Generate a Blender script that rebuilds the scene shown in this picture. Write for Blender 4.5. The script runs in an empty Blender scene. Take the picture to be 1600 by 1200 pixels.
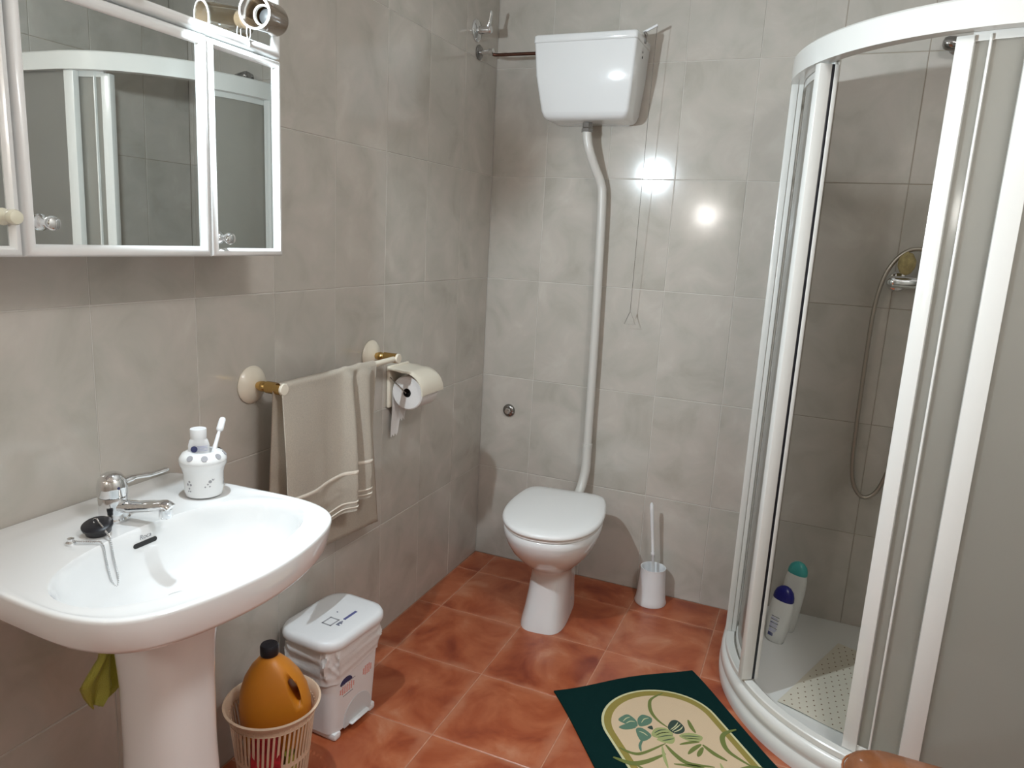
import bpy, bmesh, math, random
from mathutils import Vector, Matrix, Quaternion, noise
random.seed(7)
C = bpy.context.scene.collection
scn = bpy.context.scene
PI = math.pi

# ---------------------------------------------------------------- camera
def camera():
    yaw, pitch, roll = -0.3931, 0.2007, 0.0530
    d = Vector((math.sin(yaw)*math.cos(pitch), math.cos(yaw)*math.cos(pitch), -math.sin(pitch)))
    rt = Vector((math.cos(yaw), -math.sin(yaw), 0)); up = rt.cross(d)
    r2 = rt*math.cos(roll)+up*math.sin(roll); u2 = -rt*math.sin(roll)+up*math.cos(roll)
    cam = bpy.data.cameras.new('camera'); o = bpy.data.objects.new('camera', cam); C.objects.link(o)
    m = Matrix((r2, u2, -d)).transposed().to_4x4(); m.translation = (1.2525, -2.7008, 1.3668)
    o.matrix_world = m
    cam.sensor_width = 36; cam.lens = 1124.93*36/1600; cam.clip_start = 0.02
    scn.camera = o
camera()
w = bpy.data.worlds.new('world'); scn.world = w; w.use_nodes = True
w.node_tree.nodes['Background'].inputs[0].default_value = (0.8, 0.85, 1, 1)
w.node_tree.nodes['Background'].inputs[1].default_value = 0.05
scn.view_settings.view_transform = 'Standard'; scn.view_settings.look = 'None'
scn.view_settings.gamma = 1; scn.view_settings.use_curve_mapping = False
scn.view_settings.exposure = 0.08
LAMP_W = 22.0          # the lit spotlight over the basin
FILL_W = 55.0          # the globe light on the wall behind the camera
CEIL_FILL_W = 17.0          # the added fill light under the ceiling
# room: left wall x=0, back wall y=0, right wall x=2, front wall y=-3.35, ceiling z=2.45
RX, RY, RZ = 2.0, -3.35, 2.45

# ---------------------------------------------------------------- materials
MATS = {}
def mat(name, col, rough=0.5, metal=0.0, coat=0.0, sss=0.0, spec=0.5, trans=0.0, alpha=1.0, sheen=0.0, var=0.0, vscale=30, bump=0.0, bscale=60, emis=None, estr=0):
    m = bpy.data.materials.new(name); m.use_nodes = True
    nt = m.node_tree; b = nt.nodes['Principled BSDF']
    b.inputs['Base Color'].default_value = (*col, 1); b.inputs['Roughness'].default_value = rough
    b.inputs['Metallic'].default_value = metal; b.inputs['Coat Weight'].default_value = coat
    b.inputs['Coat Roughness'].default_value = 0.06
    b.inputs['Specular IOR Level'].default_value = spec
    b.inputs['Transmission Weight'].default_value = trans; b.inputs['Sheen Weight'].default_value = sheen
    if sss: b.inputs['Subsurface Weight'].default_value = sss; b.inputs['Subsurface Radius'].default_value = (.02,.012,.008)
    if emis: b.inputs['Emission Color'].default_value = (*emis, 1); b.inputs['Emission Strength'].default_value = estr
    if var or bump:
        tc = nt.nodes.new('ShaderNodeTexCoord')
    if var:
        n = nt.nodes.new('ShaderNodeTexNoise'); n.inputs['Scale'].default_value = vscale; n.inputs['Detail'].default_value = 5
        nt.links.new(tc.outputs['Object'], n.inputs['Vector'])
        r = nt.nodes.new('ShaderNodeValToRGB'); r.color_ramp.elements[0].position = .3; r.color_ramp.elements[1].position = .7
        r.color_ramp.elements[0].color = (*[c*(1-var) for c in col], 1); r.color_ramp.elements[1].color = (*[min(1, c*(1+var)) for c in col], 1)
        nt.links.new(n.outputs[0], r.inputs[0]); nt.links.new(r.outputs[0], b.inputs['Base Color'])
    if bump:
        n2 = nt.nodes.new('ShaderNodeTexNoise'); n2.inputs['Scale'].default_value = bscale; n2.inputs['Detail'].default_value = 3
        nt.links.new(tc.outputs['Object'], n2.inputs['Vector'])
        bp = nt.nodes.new('ShaderNodeBump'); bp.inputs['Strength'].default_value = bump; bp.inputs['Distance'].default_value = .002
        nt.links.new(n2.outputs[0], bp.inputs['Height']); nt.links.new(bp.outputs[0], b.inputs['Normal'])
    MATS[name] = m
    return m

def tile_mat(name, cols, scale, rough, bump, bscale, bdist, edge=None, film=0):
    """mottled glazed tile: every tile samples another patch of the cloud pattern"""
    m = bpy.data.materials.new(name); m.use_nodes = True; nt = m.node_tree; N = nt.nodes; L = nt.links
    b = N['Principled BSDF']; tc = N.new('ShaderNodeTexCoord'); oi = N.new('ShaderNodeObjectInfo')
    mul = N.new('ShaderNodeMath'); mul.operation = 'MULTIPLY'; mul.inputs[1].default_value = 37.0; L.new(oi.outputs['Random'], mul.inputs[0])
    add = N.new('ShaderNodeVectorMath'); add.operation = 'ADD'; L.new(tc.outputs['Object'], add.inputs[0]); L.new(mul.outputs[0], add.inputs[1])
    n1 = N.new('ShaderNodeTexNoise'); n1.inputs['Scale'].default_value = scale; n1.inputs['Detail'].default_value = 6; n1.inputs['Roughness'].default_value = .55
    n1.inputs['Distortion'].default_value = .6
    L.new(add.outputs[0], n1.inputs['Vector'])
    r = N.new('ShaderNodeValToRGB'); e = r.color_ramp.elements
    ps = [.28, .45, .58, .74][:len(cols)] if len(cols) == 4 else [.3, .5, .7]
    e[0].position = ps[0]; e[0].color = (*cols[0], 1); e[1].position = ps[-1]; e[1].color = (*cols[-1], 1)
    for c, q in list(zip(cols, ps))[1:-1]:
        x = e.new(q); x.color = (*c, 1)
    L.new(n1.outputs[0], r.inputs[0]); out = r.outputs[0]
    if edge:
        # worn, paler glaze in a ragged band along the tile's edges
        sp = N.new('ShaderNodeSeparateXYZ'); L.new(tc.outputs['Generated'], sp.inputs[0])
        def dist(s):
            a = N.new('ShaderNodeMath'); a.operation = 'SUBTRACT'; a.inputs[1].default_value = .5; L.new(s, a.inputs[0])
            c = N.new('ShaderNodeMath'); c.operation = 'ABSOLUTE'; L.new(a.outputs[0], c.inputs[0]); return c.outputs[0]
        mx = N.new('ShaderNodeMath'); mx.operation = 'MAXIMUM'; L.new(dist(sp.outputs[0]), mx.inputs[0]); L.new(dist(sp.outputs[1]), mx.inputs[1])
        n3 = N.new('ShaderNodeTexNoise'); n3.inputs['Scale'].default_value = 9; n3.inputs['Detail'].default_value = 4; L.new(add.outputs[0], n3.inputs['Vector'])
        ad = N.new('ShaderNodeMath'); ad.operation = 'MULTIPLY_ADD'; ad.inputs[1].default_value = .34; L.new(n3.outputs[0], ad.inputs[0]); L.new(mx.outputs[0], ad.inputs[2])
        mr = N.new('ShaderNodeMapRange'); mr.inputs[1].default_value = .60; mr.inputs[2].default_value = .70; mr.inputs[4].default_value = .75; L.new(ad.outputs[0], mr.inputs[0])
        mix = N.new('ShaderNodeMix'); mix.data_type = 'RGBA'; L.new(mr.outputs[0], mix.inputs[0]); L.new(out, mix.inputs[6]); mix.inputs[7].default_value = (*edge, 1)
        out = mix.outputs[2]
    L.new(out, b.inputs['Base Color'])
    n2 = N.new('ShaderNodeTexNoise'); n2.inputs['Scale'].default_value = bscale; n2.inputs['Detail'].default_value = 2; L.new(add.outputs[0], n2.inputs['Vector'])
    bp = N.new('ShaderNodeBump'); bp.inputs['Strength'].default_value = bump; bp.inputs['Distance'].default_value = bdist
    L.new(n2.outputs[0], bp.inputs['Height']); L.new(bp.outputs[0], b.inputs['Normal'])
    b.inputs['Roughness'].default_value = rough
    if film:
        # lime and soap film dulls the glaze inside the shower corner
        g = N.new('ShaderNodeNewGeometry'); s3 = N.new('ShaderNodeSeparateXYZ'); L.new(g.outputs['Position'], s3.inputs[0])
        mr3 = N.new('ShaderNodeMapRange'); mr3.inputs[1].default_value = 1.10; mr3.inputs[2].default_value = 1.16; mr3.inputs[3].default_value = rough; mr3.inputs[4].default_value = film
        L.new(s3.outputs[0], mr3.inputs[0]); L.new(mr3.outputs[0], b.inputs['Roughness'])
    MATS[name] = m
    return m
tile_mat('wall_tile', [(.425,.397,.348), (.485,.457,.408), (.522,.482,.434), (.578,.545,.490)], 6.5, .115, .25, 5, .002, film=.42)
tile_mat('floor_tile', [(.20,.030,.012), (.345,.078,.028), (.43,.125,.052), (.54,.24,.135)], 6.0, .33, .3, 14, .002, edge=(.47,.185,.10))
def grout_mat():
    """pale wall grout, stained brown where the shower wets it (right-hand end of the back wall)"""
    m = bpy.data.materials.new('wall_grout'); m.use_nodes = True; nt = m.node_tree; N = nt.nodes; L = nt.links
    g = N.new('ShaderNodeNewGeometry'); sp = N.new('ShaderNodeSeparateXYZ'); L.new(g.outputs['Position'], sp.inputs[0])
    mr = N.new('ShaderNodeMapRange'); mr.inputs[1].default_value = 1.08; mr.inputs[2].default_value = 1.2; L.new(sp.outputs[0], mr.inputs[0])
    mx = N.new('ShaderNodeMix'); mx.data_type = 'RGBA'; L.new(mr.outputs[0], mx.inputs[0]); mx.inputs[6].default_value = (.60,.575,.53,1); mx.inputs[7].default_value = (.36,.31,.25,1)
    b = N['Principled BSDF']; L.new(mx.outputs[2], b.inputs['Base Color']); b.inputs['Roughness'].default_value = .75
    MATS['wall_grout'] = m
grout_mat()
mat('floor_grout', (.50,.27,.18), .8, var=.2, vscale=40)
mat('ceiling_paint', (.82,.81,.78), .8)
mat('ceramic', (.79,.80,.80), .07, coat=.4)
mat('ceramic_warm', (.74,.72,.68), .13, coat=.4)
mat('seat_plastic', (.80,.80,.79), .28)
mat('white_plastic', (.78,.79,.80), .35)
mat('white_lacquer', (.80,.81,.80), .25, coat=.2)
mat('white_enamel', (.72,.715,.68), .22, coat=.3)
mat('cream_plastic', (.70,.64,.53), .3, coat=.2)
mat('cream_knob', (.72,.70,.56), .25, coat=.3)
mat('chrome', (.78,.79,.80), .07, metal=1)
mat('dark_chrome', (.33,.32,.31), .15, metal=1)
mat('brushed_hose', (.42,.38,.33), .35, metal=1)
mat('copper', (.115,.055,.04), .3, metal=1)
mat('brass', (.55,.36,.13), .22, metal=1)
mat('black_rubber', (.008,.008,.012), .35)
mat('dark_hole', (.012,.012,.012), .6)
mat('brown_glass', (.15,.105,.065), .14, coat=.6)
mat('lamp_rim', (.80,.76,.70), .2, metal=.6)
mat('terry', (.80,.72,.61), .95, sheen=.15, bump=.9, bscale=900, var=.06, vscale=300)
mat('paper', (.72,.70,.68), .9, bump=.3, bscale=200)
mat('pipe_paint', (.62,.60,.56), .3, coat=.2)
mat('orange_jug', (.58,.21,.015), .38, sss=.15)
mat('yellow_cloth', (.72,.70,.15), .95, sheen=.3, bump=.8, bscale=600)
mat('basket_plastic', (.70,.52,.38), .4)
mat('bag_film', (.76,.75,.74), .25, bump=1.0, bscale=38)
mat('red_pack', (.40,.02,.03), .4, var=.4, vscale=60)
mat('green_pack', (.28,.26,.03), .4)
mat('teal_cap', (.06,.40,.37), .3)
mat('blue_cap', (.010,.010,.16), .3)
mat('bottle_white', (.74,.74,.70), .35)
mat('print_blue', (.10,.11,.27), .6)
mat('print_navy', (.03,.035,.11), .6)
mat('print_red', (.72,.33,.28), .6)
mat('print_grey', (.33,.33,.35), .6)
mat('print_lilac', (.52,.53,.66), .6)
mat('sponge', (.42,.34,.16), .95, bump=1, bscale=400, var=.25, vscale=60)
mat('bath_mat', (.62,.58,.48), .7)
mat('mat_dot', (.20,.12,.07), .8)
mat('leather', (.23,.075,.022), .33, coat=.25, bump=.25, bscale=60, var=.25, vscale=14)
mat('dark_wood', (.10,.05,.025), .5)
mat('rug_green', (.0025,.022,.021), 1.0, spec=.1, bump=.8, bscale=700)
mat('rug_beige', (.66,.50,.33), .95, bump=.6, bscale=700)
mat('rug_olive', (.29,.23,.05), .95, bump=.6, bscale=700)
mat('rug_edge', (.62,.60,.36), .95, bump=.6, bscale=700)
mat('rug_teal', (.10,.19,.13), .95)
mat('rug_lime', (.34,.37,.15), .95)
mat('rug_leaf', (.15,.18,.045), .95)
mat('rug_dark', (.035,.06,.045), .95)
mat('tray_acrylic', (.74,.74,.71), .25, coat=.3)
mat('bulb', (1,1,1), .3, emis=(.92,.96,1), estr=12)
mat('fill_glass', (.9,.9,.88), .3, emis=(1,.95,.88), estr=3)  # glow for the added fill under the ceiling
mat('dome_glass', (.9,.9,.88), .3, emis=(1,.95,.88), estr=20)

def mirror_mat():
    m = bpy.data.materials.new('mirror'); m.use_nodes = True; nt = m.node_tree; N = nt.nodes; L = nt.links
    N.remove(N['Principled BSDF'])
    a = N.new('ShaderNodeBsdfGlossy'); a.inputs['Roughness'].default_value = 0.0; a.inputs['Color'].default_value = (.66,.68,.66,1)
    b = N.new('ShaderNodeBsdfGlossy'); b.inputs['Roughness'].default_value = .38; b.inputs['Color'].default_value = (.75,.8,.9,1)
    tc = N.new('ShaderNodeTexCoord'); n = N.new('ShaderNodeTexNoise'); n.inputs['Scale'].default_value = 22; n.inputs['Detail'].default_value = 4
    L.new(tc.outputs['Object'], n.inputs['Vector'])
    mr = N.new('ShaderNodeMapRange'); mr.inputs[1].default_value = .35; mr.inputs[2].default_value = .7; mr.inputs[3].default_value = .01; mr.inputs[4].default_value = .05
    L.new(n.outputs[0], mr.inputs[0])
    mx = N.new('ShaderNodeMixShader'); L.new(mr.outputs[0], mx.inputs[0]); L.new(a.outputs[0], mx.inputs[1]); L.new(b.outputs[0], mx.inputs[2])
    L.new(mx.outputs[0], N['Material Output'].inputs[0]); MATS['mirror'] = m
mirror_mat()
def panel_mat():
    """hazy, lime-scaled shower screen: mostly scattering, a little see-through"""
    m = bpy.data.materials.new('screen_glass'); m.use_nodes = True; nt = m.node_tree; N = nt.nodes; L = nt.links
    N.remove(N['Principled BSDF'])
    t = N.new('ShaderNodeBsdfTransparent'); t.inputs[0].default_value = (.93,.93,.90,1)
    s = N.new('ShaderNodeBsdfTranslucent'); s.inputs[0].default_value = (.92,.90,.85,1)
    d = N.new('ShaderNodeBsdfDiffuse'); d.inputs[0].default_value = (.60,.58,.53,1)
    g = N.new('ShaderNodeBsdfGlossy'); g.inputs['Roughness'].default_value = .12
    m1 = N.new('ShaderNodeMixShader'); m1.inputs[0].default_value = .30; L.new(s.outputs[0], m1.inputs[1]); L.new(d.outputs[0], m1.inputs[2])
    m2 = N.new('ShaderNodeMixShader'); m2.inputs[0].default_value = .68; L.new(t.outputs[0], m2.inputs[1]); L.new(m1.outputs[0], m2.inputs[2])
    fr = N.new('ShaderNodeFresnel'); fr.inputs[0].default_value = 1.35
    m3 = N.new('ShaderNodeMixShader'); L.new(fr.outputs[0], m3.inputs[0]); L.new(m2.outputs[0], m3.inputs[1]); L.new(g.outputs[0], m3.inputs[2])
    L.new(m3.outputs[0], N['Material Output'].inputs[0]); MATS['screen_glass'] = m
panel_mat()

# ---------------------------------------------------------------- helpers
ORG = {}
def V(*a): return Vector(a)
def link(name, bm, m, parent=None, smooth=True, auto=None):
    """bmesh in world coordinates -> one mesh object whose origin is its bounding-box centre"""
    if isinstance(bm, bpy.types.Mesh): me = bm
    else:
        bmesh.ops.recalc_face_normals(bm, faces=bm.faces[:])
        me = bpy.data.meshes.new(name)
        if smooth:
            for f in bm.faces: f.smooth = True
            for e in bm.edges:
                if len(e.link_faces) == 2 and e.calc_face_angle(0) > math.radians(auto or 38): e.smooth = False
        lo = Vector((min(v.co.x for v in bm.verts), min(v.co.y for v in bm.verts), min(v.co.z for v in bm.verts)))
        hi = Vector((max(v.co.x for v in bm.verts), max(v.co.y for v in bm.verts), max(v.co.z for v in bm.verts)))
        c = (lo+hi)/2
        for v in bm.verts: v.co -= c
        bm.to_mesh(me); bm.free()
    me.materials.clear(); me.materials.append(MATS[m])
    o = bpy.data.objects.new(name, me); C.objects.link(o)
    place(o, c, parent)
    return o
def place(o, c, parent):
    ORG[o] = Vector(c)
    if parent:
        o.parent = parent; o.location = Vector(c)-ORG[parent]
    else: o.location = c
def tag(o, label, cat, group=None):
    o['label'] = label; o['category'] = cat
    if group: o['group'] = group
    return o
def thing(name, loc, label, cat, group=None):
    o = bpy.data.objects.new(name, None); C.objects.link(o); o.location = loc; ORG[o] = Vector(loc)
    o.empty_display_size = .05
    return tag(o, label, cat, group)
def struct(o): o['kind'] = 'structure'; return o
def T(vs, xf): return [xf @ Vector(v) for v in vs] if xf else [Vector(v) for v in vs]
def BM(): return bmesh.new()
def box(bm, x0, x1, y0, y1, z0, z1, bev=0.0, seg=2, xf=None):
    t = BM(); bmesh.ops.create_cube(t, size=1)
    for v in t.verts: v.co = Vector(((x0+x1)/2+v.co.x*(x1-x0), (y0+y1)/2+v.co.y*(y1-y0), (z0+z1)/2+v.co.z*(z1-z0)))
    if bev: bmesh.ops.bevel(t, geom=t.edges[:], offset=bev, segments=seg, affect='EDGES', profile=.5)
    join(bm, t, xf)
def join(bm, t, xf=None):
    if xf: bmesh.ops.transform(t, matrix=xf, verts=t.verts)
    me = bpy.data.meshes.new('tmp'); t.to_mesh(me); t.free(); bm.from_mesh(me); bpy.data.meshes.remove(me)
def rings(bm, rs, cap0=True, cap1=True, closed=True, xf=None):
    """loft a list of rings (lists of points)"""
    L = [[bm.verts.new(p) for p in T(r, xf)] for r in rs]
    n = len(L[0])
    for a, b in zip(L, L[1:]):
        for i in range(n if closed else n-1):
            j = (i+1) % n
            try: bm.faces.new((a[i], a[j], b[j], b[i]))
            except ValueError: pass
    if closed and cap0: bm.faces.new(L[0][::-1])
    if closed and cap1: bm.faces.new(L[-1])
    return L
def lathe(bm, prof, seg=32, xf=None, cap0=True, cap1=True):
    rings(bm, [[(r*math.cos(2*PI*i/seg), r*math.sin(2*PI*i/seg), z) for i in range(seg)] for r, z in prof], cap0, cap1, xf=xf)
def at(p): return Matrix.Translation(Vector(p))
def aim(p, d, roll=0):
    """matrix that puts local z along d at p"""
    q = Vector(d).to_track_quat('Z', 'Y')
    return Matrix.Translation(Vector(p)) @ q.to_matrix().to_4x4() @ Matrix.Rotation(roll, 4, 'Z')
def smoothpath(pts, n=8, closed=False):
    P = [Vector(p) for p in pts]; out = []
    N = len(P); rng = range(N if closed else N-1)
    for i in rng:
        if closed: p0, p1, p2, p3 = P[i-1], P[i], P[(i+1) % N], P[(i+2) % N]
        else: p0, p1, p2, p3 = P[max(i-1, 0)], P[i], P[i+1], P[min(i+2, N-1)]
        for k in range(n):
            t = k/n
            out.append(.5*((2*p1)+(-p0+p2)*t+(2*p0-5*p1+4*p2-p3)*t*t+(-p0+3*p1-3*p2+p3)*t**3))
    if not closed: out.append(P[-1])
    return out
def tube(bm, path, r, seg=12, cap=True, xf=None, flat=None):
    P = [Vector(p) for p in path]; rs = []
    t0 = (P[1]-P[0]).normalized(); up = Vector((0, 0, 1)) if abs(t0.z) < .9 else Vector((1, 0, 0))
    n = t0.cross(up).normalized()
    for i, p in enumerate(P):
        t = ((P[min(i+1, len(P)-1)]-P[max(i-1, 0)])).normalized()
        n = (n-t*n.dot(t)).normalized(); b = t.cross(n)
        rr = r[i] if isinstance(r, (list, tuple)) else r
        f = flat if flat else 1
        rs.append([p+n*rr*math.cos(2*PI*k/seg)+b*rr*f*math.sin(2*PI*k/seg) for k in range(seg)])
    rings(bm, rs, cap, cap, xf=xf)
def prism(bm, poly, z0, z1, xf=None, bev=0):
    t = BM(); a = [t.verts.new((x, y, z0)) for x, y in poly]; f = t.faces.new(a)
    r = bmesh.ops.extrude_face_region(t, geom=[f]); vs = [g for g in r['geom'] if isinstance(g, bmesh.types.BMVert)]
    for v in vs: v.co.z = z1
    if bev: bmesh.ops.bevel(t, geom=[e for e in t.edges if all(abs(v.co.z-z1) < 1e-6 for v in e.verts)], offset=bev, segments=2, affect='EDGES')
    join(bm, t, xf)
def sellipse(cx, cy, a, b, n, z, N=48, ph=0):
    out = []
    for i in range(N):
        t = 2*PI*i/N+ph; c, s = math.cos(t), math.sin(t)
        out.append((cx+a*abs(c)**(2/n)*(1 if c >= 0 else -1), cy+b*abs(s)**(2/n)*(1 if s >= 0 else -1), z))
    return out
def sweep(bm, path, prof, closed_prof=True, xf=None):
    """sweep a profile of (offset to the path's right, z) along a plan path of (x, y)"""
    rs = []
    for i, p in enumerate(path):
        a = Vector(path[max(i-1, 0)]); b = Vector(path[min(i+1, len(path)-1)]); t = (b-a).normalized(); n = Vector((t.y, -t.x))
        rs.append([(p[0]+n.x*o, p[1]+n.y*o, z) for o, z in prof])
    L = [[bm.verts.new(q) for q in r] for r in rs]; m = len(prof)
    for a, b in zip(L, L[1:]):
        for i in range(m if closed_prof else m-1):
            j = (i+1) % m; bm.faces.new((a[i], a[j], b[j], b[i]))
    if closed_prof: bm.faces.new(L[0]); bm.faces.new(L[-1][::-1])

# ---------------------------------------------------------------- room shell
G = 0.0011      # half of the grout joint
def tile_mesh(name, wu, wv, th, bev):
    """tile in its own plane: u, v across, top face at 0, chamfered edges"""
    bm = BM(); u, v = wu/2, wv/2
    lo = [(-u, -v, -th), (u, -v, -th), (u, v, -th), (-u, v, -th)]; mi = [(x, y, -bev) for x, y, _ in lo]
    hi = [(x-math.copysign(bev*1.6, x), y-math.copysign(bev*1.6, y), 0) for x, y, _ in lo]
    rings(bm, [lo, mi, hi]); bmesh.ops.recalc_face_normals(bm, faces=bm.faces[:])
    me = bpy.data.meshes.new(name); bm.to_mesh(me); bm.free(); return me
TM = {}
def lay_tiles(parent, us, vs, M, m, th=.006, bev=.0009):
    for a, b in zip(us, us[1:]):
        for c, d in zip(vs, vs[1:]):
            wu, wv = b-a-2*G, d-c-2*G
            if wu < .008 or wv < .008: continue
            k = (round(wu, 4), round(wv, 4), m)
            if k not in TM:
                TM[k] = tile_mesh('tile', wu, wv, th, bev); TM[k].materials.append(MATS[m])
            o = bpy.data.objects.new('tile', TM[k]); C.objects.link(o); o.parent = parent
            mm = M @ Matrix.Translation(((a+b)/2, (c+d)/2, random.uniform(-.0004, .0002)))
            o.matrix_local = Matrix.Translation(-ORG[parent]) @ mm @ Matrix.Rotation(random.uniform(-.0012, .0012), 4, 'X') @ Matrix.Rotation(random.uniform(-.0012, .0012), 4, 'Y')
def shell(name, x0, x1, y0, y1, z0, z1, m):
    bm = BM(); box(bm, x0, x1, y0, y1, z0, z1); return struct(link(name, bm, m, smooth=False))
def steps(a, first, d, end):
    r = [a]; x = first
    while x < end-1e-4: r.append(x); x += d
    r.append(end); return r
TH = .0016
floor = shell('floor', -.1, RX+.1, RY-.1, .1, -.1, -TH, 'floor_grout')
wl = shell('wall_left', -.1, -TH, RY, 0, 0, RZ, 'wall_grout')
wb = shell('wall_back', -.1, RX+.1, TH, .1, 0, RZ, 'wall_grout')
wr = shell('wall_right', RX+TH, RX+.1, RY, 0, 0, RZ, 'wall_grout')
wf = shell('wall_front', -.1, RX+.1, RY-.1, RY-TH, 0, RZ, 'wall_grout')
shell('ceiling', -.1, RX+.1, RY-.1, .1, RZ, RZ+.1, 'ceiling_paint')
FS = .3189
lay_tiles(floor, steps(0, .0977, FS, RX), steps(0, .1748, FS, -RY), Matrix(((1,0,0,0),(0,-1,0,0),(0,0,-1,0),(0,0,0,1))) @ Matrix.Scale(-1, 4, (0,0,1)), 'floor_tile', bev=.0012)
zs = steps(0, .40, .40, RZ)
# u along -y on the left wall, normal +x
lay_tiles(wl, steps(0, .2638, .2501, -RY), zs, Matrix(((0,0,1,0),(-1,0,0,0),(0,1,0,0),(0,0,0,1))), 'wall_tile')
lay_tiles(wb, steps(0, .2252, .25, RX), zs, Matrix(((1,0,0,0),(0,0,-1,0),(0,1,0,0),(0,0,0,1))), 'wall_tile')
lay_tiles(wr, steps(0, .25, .2501, -RY), zs, Matrix(((0,0,-1,RX),(-1,0,0,0),(0,1,0,0),(0,0,0,1))), 'wall_tile')
lay_tiles(wf, steps(0, .2252, .25, RX), zs, Matrix(((1,0,0,0),(0,0,1,RY),(0,1,0,0),(0,0,0,1))), 'wall_tile')

# ---------------------------------------------------------------- globe wall light on the front wall (behind the camera)
gl = thing('wall_light', (.36, RY, 1.62), 'round white glass globe light on the wall facing the toilet', 'wall light')
bm = BM(); lathe(bm, [(.055, 0), (.055, .012), (.03, .018), (.022, .035), (.03, .04)], 36, aim((.36, RY, 1.62), (0, 1, 0))); link('wall_mount', bm, 'white_lacquer', gl)
bm = BM(); t = BM(); bmesh.ops.create_uvsphere(t, u_segments=32, v_segments=20, radius=.055); join(bm, t, at((.36, RY+.088, 1.62))); link('glass_globe', bm, 'dome_glass', gl)
ld = bpy.data.lights.new('globe_bulb', 'POINT'); ld.shadow_soft_size = .060; ld.energy = FILL_W; ld.color = (1, .97, .92)
lo = bpy.data.objects.new('globe_bulb', ld); C.objects.link(lo); lo.parent = gl; lo.location = (0, .088, 0)

# ---------------------------------------------------------------- added ceiling fill (unseen fixture that lifts the room's light)
LX, LY = 1.74, -2.10
cl = thing('ceiling_fill_light', (LX, LY, RZ), 'added ceiling fill light, round white glass in a thin white ring', 'fill light')
bm = BM(); lathe(bm, [(.235, RZ), (.24, RZ-.02), (.23, RZ-.03)], 48, at((LX, LY, 0))); link('fill_ring', bm, 'white_lacquer', cl)
bm = BM(); lathe(bm, [(.225, RZ-.025), (.215, RZ-.05), (.17, RZ-.075), (.09, RZ-.09), (.002, RZ-.094)], 48, at((LX, LY, 0))); link('fill_dome', bm, 'fill_glass', cl)
ld = bpy.data.lights.new('ceiling_fill', 'AREA'); ld.shape = 'DISK'; ld.size = .42; ld.energy = CEIL_FILL_W; ld.color = (.97, .98, 1.0)
lo = bpy.data.objects.new('ceiling_fill', ld); C.objects.link(lo); lo.parent = cl; lo.location = (0, 0, -.1)

# ---------------------------------------------------------------- mirror cabinet
CX = .15           # plane of the mirrors
Y0, Y1 = -2.182, -1.415
cab = thing('mirror_cabinet', (0, -1.8, 1.298), 'white-framed three-door mirror cabinet hung on the tiled wall above the washbasin', 'cabinet')
bm = BM(); box(bm, 0.001, CX-.022, Y0+.004, Y1-.004, 1.302, 1.87, .003); link('body', bm, 'white_lacquer', cab)
def framed(name, ya, yb, za, zb, fw, knob=None, tilt=(0, 0), hinge=None, kn='chrome'):
    """a mirrored leaf: bevelled white frame of four bars, mirror pane, knob"""
    piv = Vector((CX-.01, hinge if hinge is not None else (ya+yb)/2, (za+zb)/2))
    xf = at(piv) @ Matrix.Rotation(tilt[1], 4, 'Z') @ Matrix.Rotation(tilt[0], 4, 'Y') @ at(-piv)
    bm = BM()
    pr = [(0, CX-.018), (0, CX+.002), (.004, CX+.008), (.011, CX+.010), (fw-.003, CX+.007), (fw, CX+.001), (fw, CX-.018)]
    cs = [(ya, za, 1, 1), (yb, za, -1, 1), (yb, zb, -1, -1), (ya, zb, 1, -1)]
    rs = [[(x, cy+sy*o, cz+sz*o) for o, x in pr] for cy, cz, sy, sz in cs]
    L = [[bm.verts.new(p) for p in T(r, xf)] for r in rs]; m = len(pr)
    for k in range(4):
        a, b = L[k], L[(k+1) % 4]
        for i in range(m-1): bm.faces.new((a[i], a[i+1], b[i+1], b[i]))
    o = link(name, bm, 'white_lacquer', cab, auto=50)
    bm = BM(); box(bm, CX-.006, CX, ya+fw-.003, yb-fw+.003, za+fw-.003, zb-fw+.003, xf=xf); link('mirror_pane', bm, 'mirror', o, smooth=False)
    if knob:
        ky, kz = knob; bm = BM()
        lathe(bm, [(.011, 0), (.0125, .003), (.009, .008), (.0065, .012), (.0065, .02), (.0105, .023), (.0115, .029), (.0095, .034), (.004, .036)], 24, xf @ aim((CX, ky, kz), (1, 0, 0)))
        link('knob', bm, kn, o)
    return o
framed('door', -1.977, -1.619, 1.300, 1.701, .019, (-1.947, 1.352), tilt=(math.radians(.5), math.radians(-.75)))
framed('door', -1.614, -1.415, 1.300, 1.701, .016, (-1.592, 1.336), tilt=(0, math.radians(-.25)))
framed('door', -2.182, -1.982, 1.300, 1.701, .016, (-2.006, 1.358), kn='cream_knob')
framed('top_panel', -2.182, -1.415, 1.706, 1.872, .020)

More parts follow.
